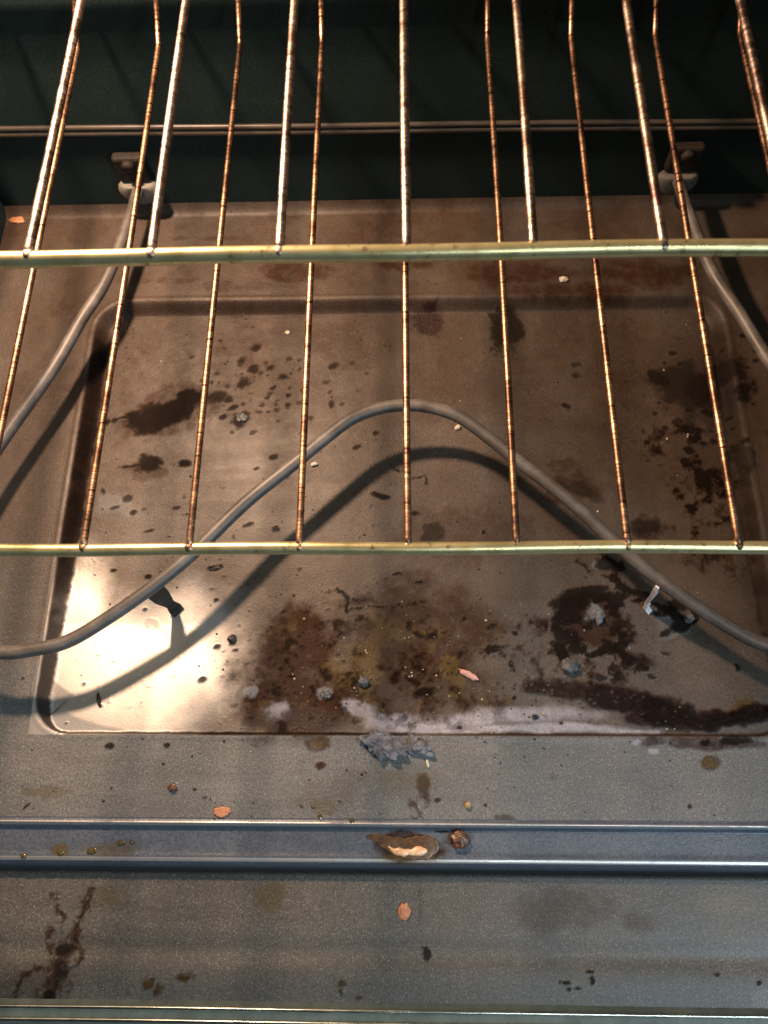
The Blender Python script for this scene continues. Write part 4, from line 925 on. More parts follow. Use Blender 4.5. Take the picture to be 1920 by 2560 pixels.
    ('amber', 185.08, 22.89, 5.04, 0.02, -0.61, -4.31, 0.7, 0.9, 0.4, 521),
    ('film', 185.04, 22.62, 5.88, 0.03, -0.69, -4.84, 0.8, 0.5, 0.3, 522),
    ('white', 151.47, 29.53, 3.68, 0.01, -0.24, -2.05, 0.8, 0.5, 0.3, 523),
    ('white', 140.74, 34.97, 2.84, 0.01, -0.21, -1.93, 0.7, 0.5, 0.3, 524),
    ('amber', -6.28, 12.55, 22.75, 0.11, -0.0, -8.02, 0.3, 0.8, 0.5, 525),
    ('film', 9.35, 11.29, 5.11, 0.03, -0.07, -5.34, 0.8, 0.5, 0.3, 526),
    ('film', -44.47, 5.52, 19.89, 0.11, 0.33, -11.9, 0.3, 0.8, 0.6, 527),
    ('char', -235.05, -4.23, 2.5, 2.24, 0.66, -0.61, 0.85, 0.4, 0.3, 528),
    ('char', -144.78, 6.32, 2.59, 0.01, 0.14, -1.34, 0.8, 0.5, 0.3, 529),
    ('char', -124.94, 1.74, 1.72, 0.01, 0.08, -0.93, 0.7, 0.5, 0.3, 530),
    ('amber', -51.27, -3.8, 8.48, 0.05, 0.17, -5.24, 0.4, 1.1, 0.6, 531),
    ('amber', -224.08, 3.87, 13.06, 0.07, 0.57, -3.49, 0.4, 0.7, 0.3, 532),
    ('char', 46.75, -2.16, 1.4, 0.01, -0.04, -0.92, 0.9, 0.3, 0.3, 533),
    ('film', 57.84, -9.65, 5.55, 0.04, -0.13, -2.59, 0.6, 0.7, 0.3, 534),
    ('film', 169.13, -2.22, 1.65, 0.01, -0.21, -1.56, 0.9, 0.4, 0.3, 535),
    ('film', 17.66, 0.56, 2.25, 0.01, -0.03, -1.58, 0.9, 0.4, 0.3, 536),
    ('maroon', -320.19, 446.79, 4.28, -0.09, 0.59, -3.34, 0.6, 0.5, 0.4, 537),
    ('film', -117.46, 441.27, 13.46, -0.27, 0.41, -6.55, 0.5259352003583213, 0.8, 0.6, 538),
    ('film', -172.72, 393.77, 13.05, -0.23, 0.77, -8.04, 0.5437432951698558, 0.8, 0.6, 539),
    ('film', -215.38, 390.38, 17.74, -0.3, 0.85, -6.98, 0.5391082858361017, 0.8, 0.6, 540),
    ('film', 61.13, 410.36, 8.76, -0.16, -0.35, -9.04, 0.6438530101094414, 0.8, 0.6, 541),
    ('film', -23.06, 400.84, 14.25, -0.25, 0.09, -9.87, 0.5742665424790979, 0.8, 0.6, 542),
    ('film', -186.32, 384.58, 32.94, -0.55, 0.56, -5.4, 0.6982109147879234, 0.8, 0.6, 543),
    ('film', -27.74, 433.79, 26.27, -0.52, 0.07, -5.61, 0.5929333720929799, 0.8, 0.6, 544),
    ('film', 34.57, 438.5, 21.25, -0.43, -0.23, -9.88, 0.4911194164434204, 0.8, 0.6, 545),
    ('film', 6.7, 377.76, 18.52, -0.31, -0.05, -6.44, 0.533123982987729, 0.8, 0.6, 546),
    ('film', 181.37, 427.64, 9.69, -0.19, -0.96, -8.96, 0.5210340517547258, 0.8, 0.6, 547),
    ('film', -136.28, 377.84, 30.04, -0.49, 0.52, -6.87, 0.6953732353751627, 0.8, 0.6, 548),
    ('film', 183.84, 383.8, 14.37, -0.25, -0.3, -2.69, 0.5714373247583433, 0.8, 0.6, 549),
    ('film', 126.49, 416.6, 19.52, -0.37, -0.56, -7.3, 0.39993310658738535, 0.8, 0.6, 550),
    ('film', 102.66, 399.92, 17.02, -0.31, -0.22, -3.54, 0.5215788548054864, 0.8, 0.6, 551),
    ('film', -126.9, 390.96, 11.85, -0.2, 0.4, -5.81, 0.37848644229190165, 0.8, 0.6, 552),
    ('film', -73.18, 401.95, 10.16, -0.18, 0.12, -3.13, 0.4929072043354785, 0.8, 0.6, 553),
    ('film', -201.67, 410.07, 11.94, -0.22, 0.4, -3.56, 0.5150062564530676, 0.8, 0.6, 554),
    ('film', 233.88, 373.59, 19.72, -0.33, -0.79, -5.61, 0.32643108212797756, 0.8, 0.6, 555),
    ('film', -156.37, 424.99, 32.43, -0.62, 0.32, -3.75, 0.6791873398723486, 0.8, 0.6, 556),
    ('film', -31.42, 412.76, 14.2, -0.26, 0.15, -10.52, 0.37443329770771383, 0.8, 0.6, 557),
    ('film', 26.43, 405.46, 12.45, -0.23, -0.09, -4.48, 0.6941686608146522, 0.8, 0.6, 558),
    ('film', 157.23, 385.4, 29.69, -0.51, -0.32, -3.38, 0.5814178649646435, 0.8, 0.6, 559),
    ('film', 136.65, 426.68, 19.05, -0.37, -0.88, -10.7, 0.43070732005981877, 0.8, 0.6, 560),
    ('film', 144.28, 431.5, 24.48, -0.49, -0.43, -4.98, 0.5035196874529593, 0.8, 0.6, 561),
    ('film', -94.04, 378.86, 26.35, -0.43, 0.33, -6.57, 0.5748952435678267, 0.8, 0.6, 562),
    ('film', -60.71, 383.52, 13.89, -0.23, 0.22, -6.91, 0.5342567619711163, 0.8, 0.6, 563),
    ('film', -87.57, 446.14, 12.11, -0.25, 0.37, -8.25, 0.3845396870103599, 0.8, 0.6, 564),
    ('film', 139.38, 403.87, 31.33, -0.57, -0.8, -9.42, 0.5909483064539549, 0.8, 0.6, 565),
    ('film', -97.41, 446.6, 22.4, -0.46, 0.46, -9.14, 0.6684266011657689, 0.8, 0.6, 566),
    ('film', -204.19, 439.0, 33.89, -0.67, 1.01, -9.06, 0.4938430620066697, 0.8, 0.6, 567),
    ('film', 129.81, 433.1, 21.38, -0.43, -0.64, -8.28, 0.541513454111698, 0.8, 0.6, 568),
    ('film', -230.85, 441.37, 24.49, -0.49, 1.3, -10.32, 0.35524656204987376, 0.8, 0.6, 569),
    ('film', -330.59, 447.99, 29.2, -0.59, 1.13, -6.22, 0.4823126839187306, 0.8, 0.6, 570),
    ('film', 278.46, 392.92, 13.6, -0.24, -1.34, -8.1, 0.30079161545623007, 0.8, 0.6, 571),
    ('film', -150.5, 393.47, 11.86, -0.21, 0.24, -2.94, 0.5072957447956503, 0.8, 0.6, 572),
    ('film', -120.61, 371.38, 9.9, -0.16, 0.59, -8.84, 0.45539140406732526, 0.8, 0.6, 573),
    ('film', 168.2, 408.16, 24.1, -0.45, -0.53, -5.3, 0.38983420861096296, 0.8, 0.6, 574),
    ('film', -45.72, 383.59, 16.11, -0.27, 0.1, -4.44, 0.46634599087315437, 0.8, 0.6, 575),
    ('film', -270.34, 427.05, 23.0, -0.44, 1.1, -7.35, 0.5389801211469317, 0.8, 0.6, 576),
    ('film', -149.76, 449.27, 8.37, -0.17, 0.46, -5.74, 0.3785843356076524, 0.8, 0.6, 577),
    ('film', 1.47, 400.75, 29.58, -0.52, -0.06, -11.63, 0.9, 0.7, 0.5, 578),
    ('film', -87.37, 391.07, 44.51, -0.75, 0.49, -10.66, 0.9, 0.7, 0.5, 579),
    ('film', 89.3, 388.08, 58.09, -0.98, -0.73, -13.15, 0.9, 0.7, 0.5, 580),
    ('film', 172.68, 386.66, 57.52, -0.97, -1.8, -17.39, 0.9, 0.7, 0.5, 581),
    ('film', 135.08, 369.84, 71.43, -1.14, -1.06, -12.85, 0.9, 0.7, 0.5, 582),
]
STAINS_FLANGE = [
    ('amber', -211.61, -29.73, 5.69, 0.04, 0.72, -4.62, 0.7, 0.4, 0.3, 583),
    ('amber', -180.43, -28.86, 19.71, 1.09, 0.83, -4.35, 0.5, 0.8, 0.6, 584),
    ('amber', -233.22, -32.73, 4.27, 0.03, 0.31, -1.79, 0.6, 0.4, 0.3, 585),
    ('film', 0.61, -26.25, 22.14, -1.26, -0.75, -9.11, 0.95, 0.25, 0.2, 586),
    ('film', 30.6, -21.55, 8.34, 0.06, -0.17, -5.88, 0.6, 0.5, 0.3, 587),
    ('char', 20.25, -17.11, 4.19, 0.03, -0.02, -0.78, 0.8, 0.4, 0.3, 588),
    ('amber', -0.81, -33.24, 20.73, 0.16, -0.02, -3.28, 0.5, 0.3, 0.3, 589),
]
STAINS_DOOR = [
    ('char', -206.26, -83.96, 6.71, 1.12, 0.94, -2.61, 0.8, 0.7, 0.3, 590),
    ('char', -206.05, -94.19, 4.64, 1.16, 3.21, -6.85, 0.7, 0.8, 0.3, 591),
    ('char', -210.1, -107.83, 4.11, 0.05, 0.49, -3.03, 0.85, 0.6, 0.3, 592),
    ('film', -152.76, -101.29, 3.94, 0.05, 0.42, -3.65, 0.9, 1.1, 0.5, 593),
    ('amber', -152.76, -101.29, 3.28, 0.04, 0.35, -3.05, 0.4, 1.1, 0.5, 594),
    ('film', -146.29, -104.15, 3.6, 0.04, 0.46, -4.19, 0.9, 1.1, 0.5, 595),
    ('amber', -146.29, -104.15, 3.0, 0.03, 0.38, -3.5, 0.4, 1.1, 0.5, 596),
    ('film', -131.92, -97.88, 6.56, 0.07, 0.19, -1.98, 0.9, 1.1, 0.5, 597),
    ('amber', -131.92, -97.88, 5.47, 0.06, 0.16, -1.65, 0.4, 1.1, 0.5, 598),
    ('film', -38.71, -99.99, 2.27, 0.03, 0.05, -1.96, 0.9, 1.1, 0.5, 599),
    ('amber', -38.71, -99.99, 1.89, 0.02, 0.04, -1.63, 0.4, 1.1, 0.5, 600),
    ('film', -39.28, -104.07, 1.29, 0.02, 0.06, -2.5, 0.9, 1.1, 0.5, 601),
    ('amber', -39.28, -104.07, 1.08, 0.01, 0.05, -2.09, 0.4, 1.1, 0.5, 602),
    ('film', -28.48, -106.84, 2.25, 0.03, 0.02, -1.11, 0.9, 1.1, 0.5, 603),
    ('amber', -28.48, -106.84, 1.88, 0.02, 0.02, -0.92, 0.4, 1.1, 0.5, 604),
    ('char', -131.92, -97.88, 4.1, 0.05, 0.09, -0.94, 0.5, 0.5, 0.3, 605),
    ('char', 104.87, -92.17, 2.4, 0.03, -0.08, -0.94, 0.85, 0.6, 0.3, 606),
    ('char', 90.42, -97.92, 3.46, 0.04, -0.07, -0.93, 0.85, 0.6, 0.3, 607),
    ('char', 105.81, -96.59, 1.59, 0.02, -0.21, -2.32, 0.85, 0.6, 0.3, 608),
    ('char', 97.51, -100.51, 1.86, 0.02, -0.06, -0.69, 0.85, 0.6, 0.3, 609),
    ('char', 92.16, -101.15, 1.59, 0.02, -0.05, -0.69, 0.85, 0.6, 0.3, 610),
    ('char', 177.68, -92.87, 2.11, 0.02, -0.12, -0.81, 0.85, 0.6, 0.3, 611),
    ('char', 200.75, -96.66, 1.31, 0.02, -0.23, -1.39, 0.85, 0.6, 0.3, 612),
    ('char', 9.16, -80.87, 2.18, 0.02, -0.01, -0.72, 0.85, 0.6, 0.3, 613),
    ('char', 10.47, -84.69, 2.98, 0.03, -0.05, -3.57, 0.85, 0.6, 0.3, 614),
    ('amber', -182.12, -55.87, 9.94, 0.09, 0.67, -5.03, 0.3, 0.6, 0.5, 615),
    ('amber', -84.66, -55.01, 11.23, 0.1, 0.52, -8.74, 0.35, 0.6, 0.5, 616),
    ('amber', 187.05, -56.3, 20.34, 0.18, -0.73, -4.91, 0.4, 0.6, 0.5, 617),
    ('film', 89.77, -62.11, 27.31, 0.26, -0.91, -12.17, 0.35, 0.7, 0.6, 618),
    ('film', 135.6, -66.56, 12.19, 0.12, -0.67, -6.06, 0.3, 0.7, 0.6, 619),
    ('film', -223.82, -103.88, 30.22, 0.35, 2.39, -13.95, 0.4, 0.7, 0.6, 620),
    ('film', 80.77, -112.39, 17.09, 0.21, -0.24, -3.4, 0.9, 0.6, 0.3, 621),
    ('char', 88.75, -111.16, 10.52, 0.13, -0.1, -1.36, 0.6, 0.7, 0.3, 622),
    ('film', 125.1, -114.67, 3.4, 0.04, -0.48, -4.5, 0.8, 0.6, 0.3, 623),
    ('amber', 202.04, -104.67, 7.82, 0.09, -0.75, -4.55, 0.4, 0.6, 0.3, 624),
    ('film', -134.96, -115.04, 5.39, 0.07, 0.16, -1.61, 0.7, 0.6, 0.3, 625),
    ('film', 7.37, -57.93, 1.94, 0.02, -0.17, -14.75, 0.35, 0.8, 0.6, 626),
]
# streaks: kind, points, width mm, strength
STREAKS_FLOOR = [
    ('char', [(-225.4, 263.3), (-217.3, 268.3), (-203.8, 272.0)], 1.6, 0.9),
    ('char', [(-212.0, 227.3), (-201.9, 228.7), (-188.5, 230.5), (-162.9, 230.3)], 1.2, 0.85),
    ('char', [(67.6, 354.6), (68.0, 323.3)], 3, 0.8),
    ('char', [(-12.9, 227.3), (3.7, 216.3), (12.0, 217.2), (13.6, 210.9)], 1.0, 0.8),
    ('char', [(-48.7, 136.2), (-40.7, 131.3), (-42.0, 120.1), (-31.1, 121.7), (-27.9, 113.7), (-34.1, 115.3)], 1.6, 0.85),
    ('char', [(-28.0, 123.2), (-9.3, 122.4)], 0.8, 0.8),
    ('char', [(-11.0, 121.6), (1.5, 125.6), (15.5, 124.0)], 1.4, 0.85),
    ('char', [(1.4, 110.6), (6.0, 102.8), (18.3, 105.9)], 1.6, 0.85),
    ('char', [(-0.3, 74.0), (4.2, 70.7), (16.3, 74.0)], 1.8, 0.85),
    ('char', [(4.3, 87.5), (7.2, 75.5)], 2.6, 0.85),
    ('char', [(50.3, 99.7), (57.7, 95.9), (63.5, 90.5), (67.0, 84.5), (68.9, 78.5)], 1.8, 0.85),
    ('char', [(54.4, 108.2), (60.0, 112.1)], 1.6, 0.85),
    ('char', [(107.6, 153.8), (118.7, 154.5), (124.3, 148.0), (134.9, 143.8), (143.0, 147.1)], 1.6, 0.85),
    ('char', [(-15.8, 144.2), (-3.1, 146.2)], 0.9, 0.85),
    ('film', [(9.4, 12.6), (7.8, 2.0), (6.3, -5.9), (6.0, -13.7)], 3.0, 0.8),
]
STREAKS_DOOR = [
    ('char', [(-192.2, -49.6), (-193.7, -54.7), (-198.8, -68.6), (-200.3, -77.2), (-198.2, -82.1), (-206.3, -84.0)], 0.7200000000000001, 0.6),
    ('film', [(-192.2, -49.6), (-193.7, -54.7), (-198.8, -68.6), (-200.3, -77.2), (-198.2, -82.1), (-206.3, -84.0)], 2.96, 0.85),
    ('char', [(-199.1, -76.0), (-201.0, -82.1), (-205.8, -87.0), (-212.1, -82.2), (-213.8, -73.6)], 0.8800000000000001, 0.6),
    ('film', [(-199.1, -76.0), (-201.0, -82.1), (-205.8, -87.0), (-212.1, -82.2), (-213.8, -73.6)], 3.4400000000000004, 0.85),
    ('char', [(-205.8, -87.0), (-205.5, -93.0), (-206.3, -101.3), (-210.7, -108.4), (-214.5, -110.2)], 1.52, 0.6),
    ('film', [(-205.8, -87.0), (-205.5, -93.0), (-206.3, -101.3), (-210.7, -108.4), (-214.5, -110.2)], 5.359999999999999, 0.85),
    ('char', [(-193.2, -87.5), (-200.7, -92.9), (-208.8, -94.2), (-211.8, -101.4)], 0.8800000000000001, 0.6),
    ('film', [(-193.2, -87.5), (-200.7, -92.9), (-208.8, -94.2), (-211.8, -101.4)], 3.4400000000000004, 0.85),
    ('char', [(-212.5, -93.1), (-221.3, -94.4), (-226.9, -98.0), (-229.3, -103.9), (-229.9, -109.8)], 0.6400000000000001, 0.6),
    ('film', [(-212.5, -93.1), (-221.3, -94.4), (-226.9, -98.0), (-229.3, -103.9), (-229.9, -109.8)], 2.7199999999999998, 0.85),
    ('char', [(-216.5, -54.9), (-207.2, -68.6)], 0.48, 0.6),
    ('film', [(-216.5, -54.9), (-207.2, -68.6)], 2.24, 0.85),
    ('char', [(-199.6, -100.1), (-201.8, -103.6)], 0.8, 0.6),
    ('film', [(-199.6, -100.1), (-201.8, -103.6)], 3.2, 0.85),
]

CH = {'char': (0, 0), 'film': (0, 1), 'maroon': (0, 2), 'white': (1, 0), 'amber': (1, 1), 'ash': (1, 2)}

def paint(X, Y, stains, streaks, masks):
    xs = X[0, :]; ys = Y[:, 0]
    def window(x0, x1, y0, y1):
        a = np.searchsorted(xs, x0); b = np.searchsorted(xs, x1)
        c = np.searchsorted(ys, y0); d = np.searchsorted(ys, y1)
        return slice(c, d), slice(a, b)
    for (kind, cx, cy, ax, ay, bx, by, st, warp, soft, seed) in stains:
        ex = (abs(ax) + abs(bx)) * 1.9 + 2; ey = (abs(ay) + abs(by)) * 1.9 + 2
        w = window(cx - ex, cx + ex, cy - ey, cy + ey)
        x = X[w] - cx; y = Y[w] - cy
        if x.size == 0:
            continue
        det = ax * by - ay * bx
        u = (x * by - y * bx) / det; v = (-x * ay + y * ax) / det
        size = max(1.2, 0.5 * (math.hypot(ax, ay) + math.hypot(bx, by)))
        nz = fbm(X[w], Y[w], size * 0.9, seed, 5) - 0.5
        d = np.hypot(u, v) + warp * 2.2 * nz
        m = (1 - sst(1 - soft, 1 + soft * 0.6, d)) * st
        if kind == 'maroon':
            m = m * (0.7 + 0.6 * fbm(X[w], Y[w], 5.0, seed + 5, 5)).clip(0, 1)
        if kind in ('film', 'white'):
            m = m * (0.45 + 1.0 * fbm(X[w], Y[w], 5.0, seed + 5, 5)).clip(0, 1)
        g, ch = CH[kind]
        masks[g][w + (ch,)] = np.maximum(masks[g][w + (ch,)], m)
    for i, (kind, pts, wd, st) in enumerate(streaks):
        P = np.array(pts, float)
        x0, y0 = P.min(0) - wd * 3 - 3; x1, y1 = P.max(0) + wd * 3 + 3
        w = window(x0, x1, y0, y1)
        x = X[w]; y = Y[w]
        if x.size == 0:
            continue
        x = x + (fbm(x, y, 5, 11 + i, 4) - 0.5) * (wd * 3.2 + 2); y = y + (fbm(x, y, 5, 31 + i, 4) - 0.5) * (wd * 3.2 + 2)
        best = np.full(x.shape, 1e9)
        for a, b in zip(P[:-1], P[1:]):
            ab = b - a; L = max(1e-6, (ab ** 2).sum())
            t = (((x - a[0]) * ab[0] + (y - a[1]) * ab[1]) / L).clip(0, 1)
            best = np.minimum(best, np.hypot(x - a[0] - t * ab[0], y - a[1] - t * ab[1]))
        wv = wd * (0.35 + 1.3 * fbm(X[w], Y[w], 7, 51 + i, 3))
        m = (1 - sst(0.35, 1.5, best / wv)) * st * sst(0.36, 0.52, fbm(X[w], Y[w], 4.5, 71 + i, 4))
        g, ch = CH[kind]
        masks[g][w + (ch,)] = np.maximum(masks[g][w + (ch,)], m)

def sheet(name, x0, x1, y0, y1, step, zf, m, parent, stains=(), streaks=(), relief=0.35, extra=None):
    nx = int((x1 - x0) / step) + 1; ny = int((y1 - y0) / step) + 1
    xs = np.linspace(x0, x1, nx); ys = np.linspace(y0, y1, ny)
    X, Y = np.meshgrid(xs, ys)
    masks = [np.zeros((ny, nx, 4), np.float32), np.zeros((ny, nx, 4), np.float32)]
    masks[0][..., 3] = 0
    paint(X, Y, stains, streaks, masks)
    if extra:
        extra(X, Y, masks)
    Z = zf(X, Y)
    crust = (masks[0][..., 0] * 0.8 + masks[0][..., 2] * 0.6 + masks[0][..., 1] * 0.25 + masks[1][..., 2] * 0.9 + masks[1][..., 0] * .3)
    Z = Z + relief * crust * (0.3 + 1.1 * fbm(X, Y, 3.0, 77, 4))
    co = np.stack([X, Y, Z], -1).reshape(-1, 3).astype(np.float32) / 1000.0
    me = bpy.data.meshes.new(name)
    idx = np.arange(nx * ny, dtype=np.int32).reshape(ny, nx)
    q = np.stack([idx[:-1, :-1], idx[:-1, 1:], idx[1:, 1:], idx[1:, :-1]], -1).reshape(-1, 4)
    nf = len(q)
    me.vertices.add(nx * ny); me.vertices.foreach_set('co', co.ravel())
    me.loops.add(nf * 4); me.loops.foreach_set('vertex_index', q.ravel())
    me.polygons.add(nf)
    me.polygons.foreach_set('loop_start', np.arange(0, nf * 4, 4, dtype=np.int32))
    me.polygons.foreach_set('loop_total', np.full(nf, 4, np.int32))
    me.update(calc_edges=True)
    for nm, mk in zip(('stain_shade', 'stain_glare'), masks):
        at = me.attributes.new(nm, 'FLOAT_COLOR', 'POINT')
        at.data.foreach_set('color', np.clip(mk, 0, 1).reshape(-1))
    return link(name, me, m, parent)

# ------------------------------------------------------------------ the oven
oven = empty('oven', 'dirty dark enamel oven cavity with recessed stained floor and open door', 'oven')

RX, RY0, RY1, RR, RW, RD = 242.0, 38.5, 366.5, 26.0, 9.0, 10.0   # the recess in the floor, mm

def floor_z(X, Y):
    cx, cy = 0.0, 0.5 * (RY0 + RY1)
    hx, hy = RX, 0.5 * (RY1 - RY0)
    qx = np.abs(X - cx) - hx + RR; qy = np.abs(Y - cy) - hy + RR
    sd = -(np.hypot(np.maximum(qx, 0), np.maximum(qy, 0)) + np.minimum(np.maximum(qx, qy), 0) - RR)
    # the pan climbs to its front and front sides, tilted to catch lamp glare
    tf = np.clip((Y - RY0) / 105.0, 0, 1)
    u = np.clip((112.0 - Y) / 74.0, 0, 1)
    rise = 7.9 * (u ** 1.3)
    ux = np.clip((np.abs(X) - 160.0) / 82.0, 0, 1)
    rise = rise + 4.4 * ux ** 1.3 * sst(190, 100, Y) * (1 - 0.6 * u ** 2)
    rise = rise + 3.2 * sst(1.0, 0.1, np.hypot(X / 230.0, (Y - 230.0) / 150.0))      # the sheet bulges a little
    side = qx > qy
    w = np.where(side | (Y > 180), RW, 1.5)
    w = np.where((qx > 0) & (qy > 0) & (Y < 180), 1.5 + (RW - 1.5) * sst(0.15, 0.85, np.arctan2(qx, np.maximum(qy, 1e-6)) / 1.5708), w)
    depth = np.maximum(RD - rise, np.where(side, 3.4, 2.2))
    z = -depth * sst(0, 1, sd / w)
    # a soft rolled lip round the recess, faint warping of the sheet
    z = z + 0.35 * np.exp(-((sd + 1.6) / 1.5) ** 2)
    z = z + 0.8 * (fbm(X, Y, 90, 3, 2) - 0.5)
    # rounded cove into the back wall, rolled ridge at the front
    z = z + 7.0 * np.clip((Y - 447) / 9, 0, 1) ** 2
    return z

def floor_z1(x, y):
    return float(floor_z(np.array([[x * 1000.0]]), np.array([[y * 1000.0]]))[0, 0]) / 1000.0

def floor_extra(X, Y, masks):
    # small burnt specks and drips scattered all over the pan
    rng = np.random.default_rng(21)
    inside = (Y > RY0) & (Y < RY1) & (np.abs(X) < RX)
    n1 = fbm(X, Y, 6, 61, 4); n2 = fbm(X, Y, 70, 63, 3)
    n3 = fbm(X, Y, 26, 65, 5); n4 = fbm(X, Y, 9, 67, 5)
    back = sst(60, 300, Y)
    tan = np.where(inside, 0.72 + 0.28 * sst(60, 140, Y), 0.12 + 0.88 * sst(20, 210, Y)) * (0.72 + 0.5 * n2) 
    masks[0][..., 3] = tan.clip(0, 1)
    film = (0.16 + 0.34 * back) * (0.45 + 0.9 * n2) * (0.55 + 0.75 * n1) * (0.6 + 0.8 * n3)  # brown film, thicker rearwards to put the dimmer rear into the colour
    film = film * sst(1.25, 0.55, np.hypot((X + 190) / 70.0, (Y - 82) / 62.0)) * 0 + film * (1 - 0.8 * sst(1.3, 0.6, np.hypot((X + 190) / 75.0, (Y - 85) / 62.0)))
    masks[0][..., 1] = np.maximum(masks[0][..., 1], film * np.where(inside, 1.0, sst(20, 340, Y)))
    # the great brown boil-over in the front middle and the burnt patch on the right: mottled, ragged
    def zone(cx, cy, rx, ry, wob):
        d = np.hypot((X - cx) / rx, (Y - cy) / ry) + wob * (n3 - 0.5) * 2
        return sst(1.28, 0.42, d)
    za = np.maximum(zone(-10, 80, 76, 46, .7), zone(-72, 74, 46, 42, .7))
    zb = np.maximum(zone(118, 96, 48, 34, .6), zone(205, 215, 38, 75, .7))
    masks[0][..., 1] = np.maximum(masks[0][..., 1], za * (0.70 + 0.30 * sst(0.36, 0.62, n4)) * inside)
    masks[0][..., 1] = np.maximum(masks[0][..., 1], zb * (0.20 + 0.7 * sst(0.42, 0.62, n4)) * inside)
    masks[0][..., 2] = np.maximum(masks[0][..., 2], za * sst(0.56, 0.70, n3) * 0.4 * inside)
    masks[0][..., 0] = np.maximum(masks[0][..., 0], za * sst(0.60, 0.69, n4) * 0.85 * inside)
    masks[0][..., 0] = np.maximum(masks[0][..., 0], zb * sst(0.57, 0.66, n4) * 0.9 * inside)
    masks[1][..., 1] = np.maximum(masks[1][..., 1], za * sst(0.56, 0.66, fbm(X, Y, 18, 69, 4)) * 0.5 * inside)
    # grime in the recess crease, with the wall's shade painted in
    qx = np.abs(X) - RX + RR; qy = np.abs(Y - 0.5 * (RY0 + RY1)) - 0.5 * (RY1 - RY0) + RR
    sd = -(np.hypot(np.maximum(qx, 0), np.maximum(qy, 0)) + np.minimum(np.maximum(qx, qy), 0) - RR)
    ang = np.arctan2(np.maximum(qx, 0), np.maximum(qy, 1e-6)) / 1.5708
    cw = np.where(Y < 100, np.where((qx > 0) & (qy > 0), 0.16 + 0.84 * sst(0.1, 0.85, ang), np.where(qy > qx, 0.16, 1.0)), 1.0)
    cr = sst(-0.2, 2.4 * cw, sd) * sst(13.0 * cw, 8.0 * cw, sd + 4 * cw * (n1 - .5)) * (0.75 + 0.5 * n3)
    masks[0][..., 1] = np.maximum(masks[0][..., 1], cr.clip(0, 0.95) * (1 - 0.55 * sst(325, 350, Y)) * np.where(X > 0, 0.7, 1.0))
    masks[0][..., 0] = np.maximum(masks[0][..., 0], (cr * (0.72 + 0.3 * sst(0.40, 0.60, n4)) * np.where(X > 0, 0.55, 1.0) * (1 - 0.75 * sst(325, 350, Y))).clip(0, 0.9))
    # lamp glare in the pan's front corner, put in as a bright metal patch
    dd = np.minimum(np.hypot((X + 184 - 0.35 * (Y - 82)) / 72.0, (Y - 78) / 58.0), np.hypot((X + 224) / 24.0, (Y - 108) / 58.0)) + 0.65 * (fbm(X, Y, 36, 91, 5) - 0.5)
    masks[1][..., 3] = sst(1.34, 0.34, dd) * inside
    sp = sst(0.70, 0.84, fbm(X, Y, 4.2, 71, 4)) * sst(0.42, 0.66, fbm(X, Y, 50, 73, 2))
    masks[0][..., 0] = np.maximum(masks[0][..., 0], np.where(inside, sp * 0.6, sp * 0.25))

sheet('cavity_floor', -330, 330, -10.2, 456, 0.8, floor_z, M['floor'], oven, STAINS_GLARE_FLOOR, STREAKS_FLOOR, extra=floor_extra)

def flange_z(X, Y):
    z = 1.0 * np.exp(-((Y + 13.2) / 1.3) ** 2) - 3.4 * sst(-12.8, -17.2, Y) + 0.5 * np.exp(-((Y + 32.0) / 2.0) ** 2)
    t = np.clip((-33.5 - Y) / 6.5, 0, 1)
    z = z - 26 * (1 - np.sqrt(np.clip(1 - t ** 2.2, 0, 1)))
    return z
def flange_extra(X, Y, masks):
    # highlight lines on the ridge and rolled front edge, put in as bright metal
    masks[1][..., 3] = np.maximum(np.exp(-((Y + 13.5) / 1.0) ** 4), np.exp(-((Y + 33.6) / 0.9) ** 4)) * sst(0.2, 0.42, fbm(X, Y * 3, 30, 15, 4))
sheet('front_flange', -330, 330, -40, -10.3, 0.4, flange_z, M['flange'], oven, STAINS_FLANGE, (), relief=0.1, extra=flange_extra)

def door_z(X, Y):
    z = -14.0 + 0.5 * (fbm(X, Y, 120, 9, 2) - 0.5)
    z = z - 1.6 * np.exp(-((Y + 84.0) / 7.0) ** 2)                        # a shallow pressed groove
    z = z - 2.5 * np.clip((Y + 43.0) / 2.4, 0, 1) ** 2
    return z
door = sheet('door', -330, 330, -300, -40.6, 0.8, door_z, M['door'], oven, STAINS_DOOR, STREAKS_DOOR, relief=0.25)


def trim_bar():
    bm = bmesh.new()
    prof = [(-108.8, -14.4), (-111.6, -11.0), (-112.2, -10.6), (-114.2, -11.2), (-117.6, -11.2), (-119.2, -10.6), (-120.0, -11.2), (-122.4, -14.6)]
    xs = np.linspace(-330, 330, 67)
    wob = lambda x: (0.12 * math.sin(x * .031), 0.10 * math.sin(x * .023 + 1))
    rows = [[bm.verts.new((x / 1000, (y + wob(x)[0]) / 1000, (z + wob(x)[1]) / 1000)) for y, z in prof] for x in xs]
    for r0, r1 in zip(rows[:-1], rows[1:]):
        for i in range(len(prof) - 1):
            bm.faces.new((r0[i], r0[i + 1], r1[i + 1], r1[i]))
    bm_obj('window_trim', bm, M['trim'], door)
    for cy in (-112.6, -118.9):
        bm = bmesh.new()
        tube(bm, [(x / 1000, (cy + wob(x)[0]) / 1000, (-10.9 + wob(x)[1]) / 1000) for x in xs], 0.0011, 14)
        bm_obj('trim_edge', bm, M['trim_edge'], door)
trim_bar()

